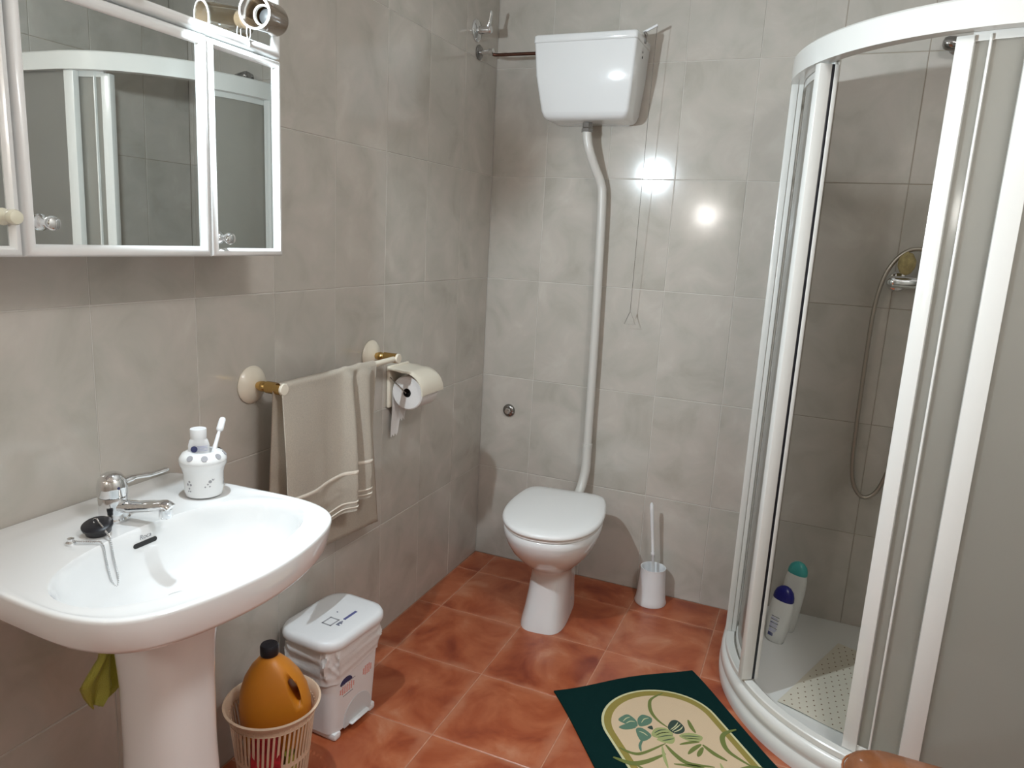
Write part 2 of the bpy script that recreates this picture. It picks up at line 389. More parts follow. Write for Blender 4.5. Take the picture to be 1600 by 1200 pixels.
# ---------------------------------------------------------------- spotlights on the cabinet's top panel
def spotlight(y, d, lit, label):
    base = Vector((CX, y, 1.785 if lit else 1.759))
    sp = thing('spotlight', base, label, 'lamp', 'swivel spotlights on the mirror cabinet')
    bm = BM(); lathe(bm, [(.018, -.001), (.018, .012), (.014, .018), (.007, .02), (.007, .024)], 28, aim(base, (1, 0, 0))); link('swivel_base', bm, 'brown_glass', sp)
    c = base+Vector((.050, 0, .002)); d = Vector(d).normalized(); xf = aim(c, d)
    R_, L0, L1 = .030, -.048, .050
    bm = BM(); lathe(bm, [(.012, L0), (.024, L0+.001), (R_-.001, L0+.006), (R_, L0+.012), (R_, L1), (R_-.003, L1), (R_-.003, L0+.016), (.008, L0+.014)], 40, xf); sh = link('shade', bm, 'brown_glass', sp)
    bm = BM(); lathe(bm, [(R_+.0006, L1-.002), (R_+.001, L1+.001), (R_-.003, L1+.002), (R_-.003, L1-.002)], 40, xf, False, False); link('rim', bm, 'lamp_rim', sh)
    bm = BM(); lathe(bm, [(.0195, .006), (.0200, .010), (.0195, .013), (.0165, .013), (.016, .006)], 32, xf, False, False)
    link('inner_ring', bm, 'lamp_rim', sh)
    if lit:
        bm = BM(); lathe(bm, [(.010, L0+.016), (.016, L0+.03), (.024, .02), (.024, .03), (.018, .04), (.008, .044), (.001, .045)], 28, xf); link('bulb', bm, 'bulb', sp)
        ld = bpy.data.lights.new('bulb_light', 'AREA'); ld.shape = 'DISK'; ld.size = .05; ld.energy = LAMP_W; ld.color = (.80, .925, 1.0)
        lo = bpy.data.objects.new('bulb_light', ld); C.objects.link(lo); lo.parent = sp; lo.location = (c+d*.058)-base; lo.rotation_euler = d.to_track_quat('-Z', 'Y').to_euler()
    else:
        bm = BM(); lathe(bm, [(.010, L0+.016), (.014, L0+.03), (.015, -.005), (.004, 0)], 24, xf); link('lamp_socket', bm, 'dark_hole', sp)
    for k in range(4):
        a = 2*PI*k/4+.5; bm = BM(); lathe(bm, [(.0022, 0), (.0022, .0015), (.001, .002)], 10, xf @ aim((R_*math.cos(a), R_*math.sin(a), .030), (math.cos(a), math.sin(a), 0))); link('screw', bm, 'chrome', sh)
    return sp
s1 = spotlight(-1.507, (.30, -.93, -.10), False, 'unlit brown cylindrical swivel spotlight over the narrow door next to the towel rail')
s2 = spotlight(-1.80, (.80, .50, -.28), True, 'lit brown cylindrical spotlight at the middle of the mirror cabinet')
s3 = spotlight(-2.065, (.45, .6, -.3), False, 'unlit brown cylindrical spotlight over the cabinet door with the cream knob')
# switch cord hanging from the first spotlight
bm = BM(); tube(bm, smoothpath([(CX+.012, -1.517, 1.745), (CX+.012, -1.518, 1.73), (CX+.012, -1.513, 1.717)]), .0008, 6); tube(bm, smoothpath([(CX+.012, -1.509, 1.745), (CX+.012, -1.508, 1.73), (CX+.012, -1.513, 1.717)]), .0008, 6)
cord = link('pull_cord', bm, 'white_plastic', s1)
bm = BM(); lathe(bm, [(.0015, 0), (.0035, .004), (.0025, .010), (.001, .012)], 12, at((CX+.012, -1.513, 1.706))); link('cord_end', bm, 'white_plastic', cord)

# ---------------------------------------------------------------- washbasin on its pedestal
BY, BZ = -1.846, .828
HALF = [(.002, .250), (.18, .256), (.31, .261), (.38, .254), (.435, .230), (.47, .185), (.497, .10), (.508, 0)]
ctl = [(x, d) for x, d in HALF]+[(x, -d) for x, d in HALF[-2::-1]]
poly = [(p.x, p.y) for p in smoothpath([(x, d, 0) for x, d in ctl], 10)]
poly = poly+[(.0015, -.24+.48*k/20) for k in range(0, 21)]
CB = (.29, 0.0)
def star(poly, c, ang):
    dx, dy = math.cos(ang), math.sin(ang); best = 0
    for (x1, y1), (x2, y2) in zip(poly, poly[1:]+poly[:1]):
        ex, ey = x2-x1, y2-y1; den = dx*ey-dy*ex
        if abs(den) < 1e-12: continue
        t = ((x1-c[0])*ey-(y1-c[1])*ex)/den; s = ((x1-c[0])*dy-(y1-c[1])*dx)/den
        if -1e-6 <= s <= 1+1e-6 and t > best: best = t
    return best
NB = 144
angs = [2*PI*i/NB for i in range(NB)]
def aroundR(f, z):  # ring from a radius function
    return [(CB[0]+math.cos(a)*f(a), BY+CB[1]+math.sin(a)*f(a), z) for a in angs]
Rout = [star(poly, CB, a) for a in angs]
bowlp = [(x, y) for x, y, _ in sellipse(.324, 0, .127, .228, 2.25, 0, 160)]
Rin = [star(bowlp, CB, a) for a in angs]
def ro(s, inset=0): return lambda a: Rout[round(a/(2*PI)*NB) % NB]*s-inset
def ri(s, off=0): return lambda a: Rin[round(a/(2*PI)*NB) % NB]*s+off
basin = thing('washbasin', (.25, BY, 0), 'white ceramic pedestal washbasin with an oval bowl and rounded corners', 'washbasin')
def clampx(r): return [(max(x, .0015), y, z) for x, y, z in r]
bm = BM()
rr = [aroundR(ro(.34), .704), aroundR(ro(.42), .710), aroundR(ro(.58), .727), aroundR(ro(.75), .746), aroundR(ro(.90), .763), aroundR(ro(.94), .769), aroundR(ro(.962), .777),
      aroundR(ro(.998), BZ-.007), aroundR(ro(1, .001), BZ-.003), aroundR(ro(1, .003), BZ-.0008), aroundR(ro(1, .008), BZ)]
mid = [[((1-t)*a[0]+t*b[0], (1-t)*a[1]+t*b[1], BZ-.0025*math.sin(PI*t)) for a, b in zip(aroundR(ro(1, .008), 0), aroundR(ri(1, .010), 0))] for t in (.15, .5, .85)]
rr += mid
rr += [aroundR(ri(1, .004), BZ-.0015), aroundR(ri(1), BZ-.006), aroundR(ri(.975), BZ-.02), aroundR(ri(.95), BZ-.042), aroundR(ri(.90), BZ-.066), aroundR(ri(.80), BZ-.088), aroundR(ri(.62), BZ-.101), aroundR(ri(.38), BZ-.108), aroundR(ri(.11), BZ-.112)]
rings(bm, [clampx(r) for r in rr], True, True)
bowl = link('basin', bm, 'ceramic', basin, auto=42)
bm = BM(); lathe(bm, [(.004, -.001), (.024, -.001), (.024, .001), (.020, .0025), (.014, .001), (.004, .0005)], 32, at((.29, BY, BZ-.1105))); link('drain_ring', bm, 'chrome', bowl)
# overflow slot and maker's mark on the back face of the bowl
def capsule(L_, r, th, xf, bm):
    pts = [(L_/2+r*math.cos(a), r*math.sin(a)) for a in [-PI/2+PI*k/10 for k in range(11)]]+[(-L_/2+r*math.cos(a), r*math.sin(a)) for a in [PI/2+PI*k/10 for k in range(11)]]
    prism(bm, pts, -th, th, xf)
def bowlx(z):  # x of the bowl's back face at height z
    zz = [(BZ-.006, 1), (BZ-.02, .975), (BZ-.042, .95), (BZ-.066, .90)]
    for (z1, s1_), (z2, s2_) in zip(zz, zz[1:]):
        if z2 <= z <= z1: s = s1_+(s2_-s1_)*(z1-z)/(z1-z2); break
    else: s = 1
    return CB[0]-star(bowlp, CB, PI)*s
def onface(y, z):  # frame on the back face: local x -> +y, local y -> up, local z -> out
    dz = .008; t = Vector((bowlx(z+dz)-bowlx(z-dz), 0, 2*dz)).normalized(); n = t.cross(Vector((0, -1, 0))).normalized()
    if n.x < 0: n = -n
    ex = Vector((0, 1, 0)); ey = n.cross(ex)
    m = Matrix((ex, ey, n)).transposed().to_4x4(); m.translation = (bowlx(z)+.0008, y, z); return m
bm = BM(); capsule(.040, .0042, .0012, onface(BY+.008, BZ-.030), bm); link('overflow_slot', bm, 'dark_hole', bowl, smooth=False)
def text_mesh(name, s, size, xf, m, parent, bold=0.0, shear=0.0):
    cu = bpy.data.curves.new('txt', 'FONT'); cu.body = s; cu.size = size; cu.align_x = 'CENTER'; cu.align_y = 'CENTER'; cu.extrude = .0002; cu.offset = bold; cu.shear = shear
    to = bpy.data.objects.new('txt', cu); C.objects.link(to)
    me = bpy.data.meshes.new_from_object(to.evaluated_get(bpy.context.evaluated_depsgraph_get())); bpy.data.objects.remove(to); bpy.data.curves.remove(cu)
    b = BM(); b.from_mesh(me); bpy.data.meshes.remove(me); bmesh.ops.transform(b, matrix=xf, verts=b.verts)
    return link(name, b, m, parent, smooth=False)
text_mesh('maker_mark', 'Roca', .012, onface(BY+.010, BZ-.0185), 'print_grey', bowl, shear=.2)
# pedestal
bm = BM()
pd = [(0, .25, .095, .092, 2.6), (.02, .25, .095, .092, 2.6), (.12, .25, .090, .084, 2.6), (.25, .25, .085, .076, 2.5), (.42, .25, .080, .070, 2.4), (.55, .25, .080, .0705, 2.4), (.64, .25, .085, .076, 2.4), (.703, .255, .092, .084, 2.4)]
rs = []
for z, cx, a, b, n in pd: rs.append([(max(.004, x), y, z2) for x, y, z2 in sellipse(cx, BY, a, b, n, z, 64)])
rings(bm, rs); link('pedestal', bm, 'ceramic', basin, auto=60)

# ---------------------------------------------------------------- tap
TX, TY = .125, -1.838
tap = thing('basin_tap', (TX, TY, BZ), 'chrome single-lever mixer tap with a domed top on the washbasin deck', 'tap')
bm = BM(); lathe(bm, [(.027, -.001), (.027, .003), (.0245, .006), (.0240, .042), (.0235, .044)], 40, at((TX, TY, BZ))); body = link('body', bm, 'chrome', tap)
bm = BM(); lathe(bm, [(.0235, .0445), (.0252, .046), (.0255, .060), (.0250, .066), (.0225, .076), (.0165, .0845), (.008, .0885), (.0005, .0895)], 40, at((TX, TY, BZ))); cap = link('cartridge_dome', bm, 'chrome', tap)
sd = Vector((.985, .17, 0)).normalized()
P = [Vector((TX, TY, BZ+.026))+sd*.012, Vector((TX, TY, BZ+.030))+sd*.05, Vector((TX, TY, BZ+.037))+sd*.09, Vector((TX, TY, BZ+.041))+sd*.112, Vector((TX, TY, BZ+.036))+sd*.122]
bm = BM(); tube(bm, smoothpath(P, 6), [.015]*6+[.0135]*6+[.0125]*6+[.0115]*6+[.009], 20, flat=.75); link('spout', bm, 'chrome', tap)
bm = BM(); lathe(bm, [(.0105, -.012), (.0115, -.010), (.0115, .004), (.008, .006)], 24, at(Vector((TX, TY, BZ+.030))+sd*.110)); link('aerator', bm, 'chrome', tap)
ldr = Vector((.16, .98, 0)).normalized()
P = [Vector((TX, TY, BZ+.064))+ldr*.012, Vector((TX, TY, BZ+.069))+ldr*.04, Vector((TX, TY, BZ+.066))+ldr*.075, Vector((TX, TY, BZ+.068))+ldr*.108]
bm = BM(); tube(bm, smoothpath(P, 6), [.0125]*3+[.0110]*3+[.0085]*6+[.0072]*6+[.0045], 16, flat=.55); link('lever', bm, 'chrome', cap)
bm = BM(); lathe(bm, [(.0025, 0), (.0025, .0006)], 12, aim((TX+.0245, TY-.006, BZ+.064), (1, -.2, .05))); link('index_mark', bm, 'print_navy', cap)

# ---------------------------------------------------------------- plug on its chain
pl = thing('drain_plug', (.162, -1.905, BZ), 'black rubber basin plug lying beside the tap with its bead chain hanging in the bowl', 'plug')
PX, PY = .160, -1.897
xf = at((PX, PY, BZ+.0135)) @ Matrix.Rotation(.22, 4, 'X') @ Matrix.Rotation(.10, 4, 'Y')
bm = BM(); lathe(bm, [(.004, -.010), (.0205, -.010), (.0215, -.004), (.0245, .0), (.0250, .004), (.0225, .006), (.010, .0065), (.001, .0065)], 40, xf); link('stopper', bm, 'black_rubber', pl)
bm = BM(); tube(bm, [(PX+.007*math.cos(2*PI*k/16)*.9, PY-.002, BZ+.0225+.006*math.sin(2*PI*k/16)) for k in range(17)], .0012, 8); link('pull_ring', bm, 'chrome', pl)
AX, AY = .158, -1.945
bm = BM(); lathe(bm, [(.0075, -.001), (.008, .002), (.005, .005), (.0055, .009), (.002, .011)], 20, at((AX, AY, BZ))); link('chain_anchor', bm, 'chrome', pl)
def bx(y, z):    # bowl back face x at this y (approx.) and height
    a = math.atan2(y-BY, -.10); s = 1-.9*(max(0, BZ-.006-z))/1.0
    return CB[0]+math.cos(a)*star(bowlp, CB, a)*(1-max(0, (BZ-.006-z))*1.05)
cp = [(AX+.004, AY, BZ+.005), (.185, -1.930, BZ+.003), (bx(-1.922, BZ)+.001, -1.922, BZ+.001), (bx(-1.922, BZ-.03)+.004, -1.920, BZ-.030), (bx(-1.92, BZ-.065)+.006, -1.917, BZ-.065), (bx(-1.91, BZ-.078)+.008, -1.910, BZ-.079), (bx(-1.903, BZ-.066)+.006, -1.903, BZ-.064), (bx(-1.905, BZ-.03)+.004, -1.905, BZ-.030), (bx(-1.905, BZ)+.001, -1.905, BZ+.002), (.182, -1.901, BZ+.014), (PX+.006, PY-.002, BZ+.024)]
path = smoothpath(cp, 14)
L_ = [0]
for a, b in zip(path, path[1:]): L_.append(L_[-1]+(b-a).length)
bm = BM(); nb = int(L_[-1]/.0034); k = 0
for i in range(nb+1):
    s = L_[-1]*i/nb
    while k < len(path)-2 and L_[k+1] < s: k += 1
    p = path[k].lerp(path[k+1], (s-L_[k])/max(1e-9, L_[k+1]-L_[k]))
    t = BM(); bmesh.ops.create_icosphere(t, subdivisions=1, radius=.0020); join(bm, t, at(p))
tube(bm, path, .0006, 5)
link('bead_chain', bm, 'chrome', pl)

# ---------------------------------------------------------------- toothbrush cup, paste, brush
UX, UY = .163, -1.664
cup = thing('toothbrush_holder', (UX, UY, BZ), 'white toothbrush holder with a holed domed lid and small flower sprigs', 'toothbrush holder')
bm = BM(); lathe(bm, [(.030, .0), (.0345, .002), (.0365, .010), (.0372, .030), (.0380, .048), (.0415, .060), (.0445, .066), (.0445, .072)], 48, at((UX, UY, BZ))); cb = link('cup', bm, 'ceramic', cup)
bm = BM(); lathe(bm, [(.0445, .0722), (.0452, .074), (.0440, .079), (.0385, .087), (.030, .0905), (.022, .0905), (.022, .080), (.0005, .080)], 48, at((UX, UY, BZ))); lid = link('lid', bm, 'ceramic', cup)
for k in range(7):
    a = -PI/3+2*PI*k/9-.35
    n = Vector((math.cos(a)*.75, math.sin(a)*.75, .65)).normalized()
    p = Vector((UX+.0402*math.cos(a), UY+.0402*math.sin(a), BZ+.0848))
    bm = BM(); t = BM(); lathe(t, [(.0062, -.001), (.0062, .0004)], 20); join(bm, t, aim(p, n)); link('lid_hole', bm, 'print_grey' if k < 4 else 'dark_hole', lid, smooth=False)
def sprig(a0, zc, big):
    bm = BM()
    for da, dz, r in ([(-.10, .004, .0026), (.02, .010, .0024), (.10, .004, .0024), (0, -.004, .0018), (-.06, -.010, .0012), (.06, -.010, .0012)] if not big else [(-.25, -.008, .0016), (-.12, -.003, .0018), (.0, .002, .0034), (.08, .010, .002), (.16, .006, .0028), (.22, .014, .0018), (-.02, -.008, .0016)]):
        a = a0+da; n = Vector((math.cos(a), math.sin(a), 0)); t = BM(); lathe(t, [(r, -.0012), (r, .0004)], 10); join(bm, t, aim((UX+.0372*n.x, UY+.0372*n.y, BZ+zc+dz), n))
    link('flower_sprig', bm, 'print_grey', cb, smooth=False)
sprig(-1.55, .026, False); sprig(-.45, .034, True); sprig(.8, .03, True); sprig(2.2, .03, False)
tp = thing('toothpaste_tube', (UX-.004, UY-.004, BZ+.081), 'white toothpaste tube with a blue mark standing cap-up in the holder', 'toothpaste')
tx = at((UX-.006, UY-.004, BZ+.081)) @ Matrix.Rotation(math.radians(48), 4, 'Z')
bm = BM(); rings(bm, [sellipse(0, 0, .0195, .009, 2.2, z, 40) for z in (0, .012)]+[sellipse(0, 0, .0200, .0105, 2.2, .020, 40), sellipse(0, 0, .0175, .0125, 2.1, .030, 40), sellipse(0, 0, .0148, .0140, 2, .035, 40)], xf=tx); tb = link('tube', bm, 'white_plastic', tp)
bm = BM(); lathe(bm, [(.0145, .0352), (.0150, .037), (.0155, .053), (.0150, .055), (.002, .0555)], 36, tx); link('screw_cap', bm, 'white_plastic', tp)
fx = tx @ aim((0, -.0118, .016), (0, -1, .05))
bm = BM()
for k in range(4): box(bm, -.003, .016, -.0045+k*.003, -.0032+k*.003, 0, .0006, xf=fx)
link('print_band', bm, 'print_lilac', tb, smooth=False)
bm = BM(); t = BM(); lathe(t, [(.0062, -.001), (.0062, .0012)], 20); join(bm, t, fx @ at((-.009, 0, 0))); link('print_disc', bm, 'print_navy', tb, smooth=False)
br = thing('toothbrush', (UX+.012, UY+.012, BZ+.081), 'white toothbrush with a head cover leaning out of the holder', 'toothbrush')
p0 = Vector((UX+.010, UY+.016, BZ+.0806)); p1 = Vector((UX-.002, UY+.056, BZ+.142))
dv = (p1-p0).normalized()
bm = BM(); tube(bm, smoothpath([p0, p0.lerp(p1, .3), p0.lerp(p1, .6), p0.lerp(p1, .75)], 4), [.0045]*4+[.004]*4+[.0032]*4+[.003], 14); link('handle', bm, 'white_plastic', br)
bm = BM(); tube(bm, [p0.lerp(p1, .66), p0.lerp(p1, .70), p0.lerp(p1, .74), p0.lerp(p1, 1.0), p0.lerp(p1, 1.05), p0.lerp(p1, 1.07)], [.005, .0072, .0074, .0068, .005, .001], 16, flat=.8); link('head_cover', bm, 'white_plastic', br)

# ---------------------------------------------------------------- towel rail and towel
ra = thing('towel_rail', (0, -1.1, .985), 'cream towel rail with brass posts and round cream wall plates', 'towel rail')
BX_, BZ_ = .092, .984
for y, z in ((-1.352, .980), (-.838, .987)):
    bm = BM(); lathe(bm, [(.046, .0005), (.047, .004), (.040, .012), (.025, .018), (.012, .022)], 44, aim((0, y, z), (1, 0, 0))); rz = link('wall_plate', bm, 'cream_plastic', ra)
    bm = BM(); lathe(bm, [(.008, .018), (.010, .023), (.0125, .030), (.0135, .037), (.0125, .044), (.009, .050), (.007, .052)], 28, aim((0, y, z), (1, 0, 0))); link('brass_ball', bm, 'brass', rz)
    bm = BM(); prof = [(.010, .050)]
    for k in range(9): prof += [(.0150, .052+k*.005), (.0142, .0545+k*.005)]
    prof += [(.0150, .098)]
    lathe(bm, prof, 32, aim((0, y, z), (1, 0, 0))); link('brass_collar', bm, 'brass', rz)
    bm = BM(); lathe(bm, [(.0148, .098), (.0148, .103), (.0135, .1045), (.003, .105)], 32, aim((0, y, z), (1, 0, 0))); link('end_cap', bm, 'cream_plastic', rz)
bm = BM(); tube(bm, [(BX_, -1.352, .981), (BX_, -.838, .986)], .0085, 24); link('bar', bm, 'cream_plastic', ra)

def towel():
    tw = thing('hand_towel', (BX_, -1.15, BZ_), 'beige terry hand towel draped in folds over the cream rail', 'towel')
    NU = 90
    def fold(u, s, side):  # sideways relief of the drape, grows with the drop s
        f = .006*math.sin(u*11.0+.6)*min(1, s*6)
        f += .030*math.exp(-((u-.66)/.05)**2)*min(1, .35+s*2.6) + .034*math.exp(-((u-.86)/.075)**2)*min(1, .3+s*2.6)
        f -= .010*math.exp(-((u-.755)/.028)**2)*min(1, .6+s*2); f += .008*math.exp(-((u-.30)/.12)**2)*min(1, s*5)
        return f*side
    bm = BM(); rows = []
    # cross-section: front hem -> over the bar -> back hem
    dropF, dropB = .395, .50
    secs = [('f', s) for s in [1, .985, .97, .94, .9, .86, .82, .78, .7, .6, .5, .4, .3, .2, .12, .06, .02]]+[('t', a) for a in [k/8*PI for k in range(9)]]+[('b', s) for s in [.02, .06, .12, .2, .3, .4, .5, .6, .7, .8, .9, .97, 1]]
    for kind, s in secs:
        row = []
        for i in range(NU+1):
            u = i/NU; r = .0108
            if kind == 'f':
                dz = s*(dropF-.02*u+.015*math.sin(u*5)); y = -1.362+u*(.402-.045*s*(1-.2*u)) + .0
                hem = .0035 if .80 < s < .84 or .70 < s < .72 else 0
                x = BX_+r+.004*s+max(-.004, fold(u, s*.4, 1))+.012*s+hem*.8
                z = BZ_+.001-dz
            elif kind == 't':
                y = -1.362+u*.402; x = BX_+r*math.cos(s)*1.05; z = BZ_+.001+r*1.1*math.sin(s)+.0025*math.exp(-((u-.66)/.03)**2)+.003*math.exp(-((u-.83)/.04)**2)
            else:
                dz = s*(dropB+.012*math.sin(u*7)); flare = s*(.075*u-.01)
                y = -1.368+u*.402+flare; x = BX_-r-.022*s*(1-.5*u)+.010*math.sin(u*11)*s+.012*s*max(0, u-.45)
                if u > .45: x += .02*s*(u-.45)
                z = BZ_+.001-dz-.012*s*(1-u)
            row.append((max(x, .012), y, z))
        rows.append(row)
    rings(bm, rows, closed=False)
    geo = bmesh.ops.solidify(bm, geom=bm.faces[:], thickness=.0045)
    o = link('cloth', bm, 'terry', tw, auto=80)
    # woven bands near the front hem
    for s0, s1_ in ((.70, .725), (.925, .94), (.965, .975)):
        bm = BM(); rows = []
        for s in (s0, (s0+s1_)/2, s1_):
            row = []
            for i in range(NU+1):
                u = .004+.992*i/NU; dz = s*(dropF-.02*u+.015*math.sin(u*5)); y = -1.362+u*(.402-.045*s*(1-.2*u))
                x = BX_+.0108+.004*s+max(-.004, fold(u, s*.4, 1))+.012*s+.0012+(.0022 if s not in (s0, s1_) else 0)
                row.append((x, y, BZ_+.001-dz))
            rows.append(row)
        rings(bm, rows, closed=False); link('woven_band', bm, 'terry', o, auto=80)
    return tw
towel()

# ---------------------------------------------------------------- toilet roll holder
RXc, RZc = .076, .860
th_ = thing('toilet_roll_holder', (0, -.69, .87), 'cream covered toilet roll holder screwed to the wall past the towel rail', 'toilet roll holder')
bm = BM(); box(bm, .0005, .014, -.748, -.622, .800, .940, .006, 3); link('back_plate', bm, 'cream_plastic', th_)
bm = BM(); prof = []
arc = [(.012, .936), (.03, .938), (.058, .934)]+[(RXc+.066*math.cos(a), RZc+.066*math.sin(a)) for a in [math.radians(d) for d in range(95, -6, -10)]]
arc = [(.012, .934), (.04, .933)]+[(RXc+.066*math.cos(math.radians(d)), RZc+.004+.066*math.sin(math.radians(d))) for d in range(100, -12, -8)]
inn = [(x-(.004 if i < 2 else .0045*(x-RXc)/.066), z-.0045*(1 if i < 2 else (z-RZc-.004)/.066)) for i, (x, z) in enumerate(arc)]
rs = []
ys = [-.756, -.754, -.749]+[-.749+.126*k/6 for k in range(1, 7)]+[-.618]
for y in ys:
    sh = .003 if y < -.752 or y > -.62 else 0
    rs.append([(x, y, z-sh) for x, z in arc]+[(x, y, z) for x, z in inn[::-1]])
rings(bm, rs); link('cover', bm, 'cream_plastic', th_)
bm = BM(); tube(bm, smoothpath([(.018, -.751, .905), (.035, -.752, .893), (.060, -.752, .876), (.076, -.751, .862), (.076, -.745, .860)], 6), .0016, 8); tube(bm, [(.076, -.750, .860), (.076, -.625, .860)], .0022, 8); link('wire_arm', bm, 'dark_chrome', th_)
ro_ = thing('toilet_roll', (RXc, -.69, RZc-.055), 'white toilet paper roll with a torn end hanging from its holder', 'toilet roll')
bm = BM(); lathe(bm, [(.0145, 0), (.052, 0), (.0555, .003), (.0555, .105), (.052, .108), (.0145, .108), (.0145, 0)], 48, aim((RXc, -.741, RZc-.001), (0, 1, 0)), False, False); link('paper', bm, 'paper', ro_)
bm = BM(); lathe(bm, [(.0148, .001), (.0148, .107), (.0135, .107), (.0135, .014), (.001, .014), (.001, .012), (.0135, .012), (.0135, .001), (.0148, .001)], 32, aim((RXc, -.741, RZc-.001), (0, 1, 0)), False, False); link('core', bm, 'dark_hole', ro_)
bm = BM(); rows = []
for k in range(13):
    s = k/12; row = []
    for i in range(25):
        u = i/24; y = -.742+.1*u
        full = .155-.045*max(0, min(1, (u-.42)*14))-.03*max(0, min(1, (u-.8)*12))+.005*math.sin(u*42)
        row.append((.0215+.0015*math.sin(s*5+u*3)-.002*s, y, RZc-s*full))
    rows.append(row)
rings(bm, rows, closed=False); link('loose_sheet', bm, 'paper', ro_, auto=80)

# ---------------------------------------------------------------- high-level cistern, pull chain, flush pipe, valves
cs = thing('toilet_cistern', (.41, 0, 1.79), 'white high-level toilet cistern mounted up on the back wall', 'cistern')
def rrect(x0, x1, y0, y1, z, r, n=6):
    out = []
    for cx, cy, a0 in ((x1-r, y1-r, 0), (x0+r, y1-r, PI/2), (x0+r, y0+r, PI), (x1-r, y0+r, 1.5*PI)):
        for k in range(n+1): out.append((cx+r*math.cos(a0+PI/2*k/n), cy+r*math.sin(a0+PI/2*k/n), z))
    return out
bm = BM()
rings(bm, [rrect(.285, .545, -.125, -.001, 1.786, .02), rrect(.268, .562, -.150, -.001, 1.789, .02), rrect(.262, .570, -.160, -.001, 1.797, .016), rrect(.256, .577, -.168, -.001, 1.815, .013), rrect(.238, .590, -.190, -.001, 1.93, .012), rrect(.230, .596, -.198, -.001, 2.034, .012)]); tank = link('tank', bm, 'ceramic', cs, auto=50)
bm = BM()
rings(bm, [rrect(.230, .596, -.1985, -.001, 2.0345, .012), rrect(.228, .598, -.201, -.001, 2.037, .012), rrect(.228, .598, -.201, -.001, 2.056, .012), rrect(.231, .595, -.198, -.001, 2.060, .012)]); link('lid', bm, 'ceramic', cs, auto=50)
bm = BM(); box(bm, .5965, .604, -.112, -.090, 2.062, 2.076, .003); box(bm, .598, .6035, -.106, -.095, 2.04, 2.066); lv = link('lever_bracket', bm, 'dark_chrome', cs)
bm = BM(); xf = at((.598, -.101, 2.078)) @ Matrix.Rotation(math.radians(-24), 4, 'Y'); box(bm, -.008, .045, -.004, .004, -.004, .004, .002, xf=xf); link('lever_arm', bm, 'white_plastic', lv)
for z in (1.995, 2.012):
    bm = BM(); lathe(bm, [(.004, 0), (.004, .0012)], 12, aim((.594, -.10, z), (1, 0, .06))); link('side_hole', bm, 'dark_hole', tank, smooth=False)
pc = thing('pull_chain', (.62, -.06, 1.07), 'thin flush pull chain with a wire triangle handle hanging from the cistern lever', 'pull chain')
bm = BM(); chp = smoothpath([(.6375, -.101, 2.096), (.632, -.095, 1.9), (.625, -.08, 1.5), (.618, -.062, 1.125)], 10)
tube(bm, chp, .0007, 5)
for i in range(190):
    p = chp[0].lerp(chp[-1], i/189); s = i/189*(len(chp)-1); k = min(int(s), len(chp)-2); p = chp[k].lerp(chp[k+1], s-k)
    t = BM(); bmesh.ops.create_icosphere(t, subdivisions=1, radius=.0011); join(bm, t, at(p))
link('chain', bm, 'dark_chrome', pc)
bm = BM(); tube(bm, [(.618, -.060, 1.122), (.597, -.052, 1.071), (.6385, -.052, 1.071), (.618, -.060, 1.122)], .0013, 8); tube(bm, [(.618, -.060, 1.118), (.618, -.060, 1.128)], .003, 8); link('triangle_handle', bm, 'chrome', pc)

fp = thing('flush_pipe', (.48, -.05, .4), 'off-white flush pipe running down the back wall from cistern to toilet', 'pipe')
up_ = smoothpath([(.411, -.092, 1.765), (.414, -.092, 1.73), (.424, -.088, 1.69), (.442, -.068, 1.635), (.463, -.047, 1.58), (.472, -.043, 1.52), (.478, -.042, 1.30), (.484, -.042, .95), (.4865, -.042, .565)], 8)
bm = BM(); tube(bm, up_, .0165, 24); link('upper_pipe', bm, 'pipe_paint', fp)
lp = smoothpath([(.4865, -.042, .585), (.487, -.042, .52), (.487, -.047, .47), (.482, -.070, .41), (.475, -.11, .37), (.468, -.17, .35)], 8)
bm = BM(); tube(bm, lp, .0185, 24); link('lower_pipe', bm, 'pipe_paint', fp)
bm = BM(); lathe(bm, [(.021, 0), (.021, .012), (.018, .016), (.018, .034), (.024, .035)], 6, at((.411, -.092, 1.752)))
link('coupling_nut', bm, 'dark_chrome', fp, smooth=False)
bm = BM(); lathe(bm, [(.0195, -.006), (.0195, .006)], 28, at((.4865, -.042, .578))); link('joint_collar', bm, 'pipe_paint', fp)

va = thing('stop_valve', (0, -.192, 2.09), 'chrome lever stop valve high in the corner beside the cistern', 'valve')
bm = BM(); lathe(bm, [(.037, .0005), (.0375, .004), (.033, .009), (.018, .012), (.016, .013)], 40, aim((0, -.192, 2.09), (1, 0, 0))); link('flange', bm, 'chrome', va)
bm = BM(); lathe(bm, [(.0135, .010), (.0135, .056), (.012, .060), (.003, .061)], 28, aim((0, -.192, 2.09), (1, 0, 0))); link('spindle', bm, 'chrome', va)
bm = BM(); tube(bm, smoothpath([(.046, -.192, 2.094), (.053, -.195, 2.115), (.060, -.198, 2.150)], 6), [.011]*6+[.009]*6+[.006], 16, flat=.6); link('lever', bm, 'chrome', va)
vb = thing('angle_valve', (0, -.165, 2.02), 'small chrome angle valve under the stop valve feeding the cistern pipe', 'valve')
bm = BM(); lathe(bm, [(.026, .0005), (.0265, .004), (.022, .008), (.009, .010)], 36, aim((0, -.165, 2.022), (1, 0, 0))); link('flange', bm, 'dark_chrome', vb)
bm = BM(); lathe(bm, [(.008, .006), (.008, .040), (.012, .041), (.012, .058), (.008, .060)], 24, aim((0, -.165, 2.022), (1, 0, 0))); link('valve_body', bm, 'chrome', vb)
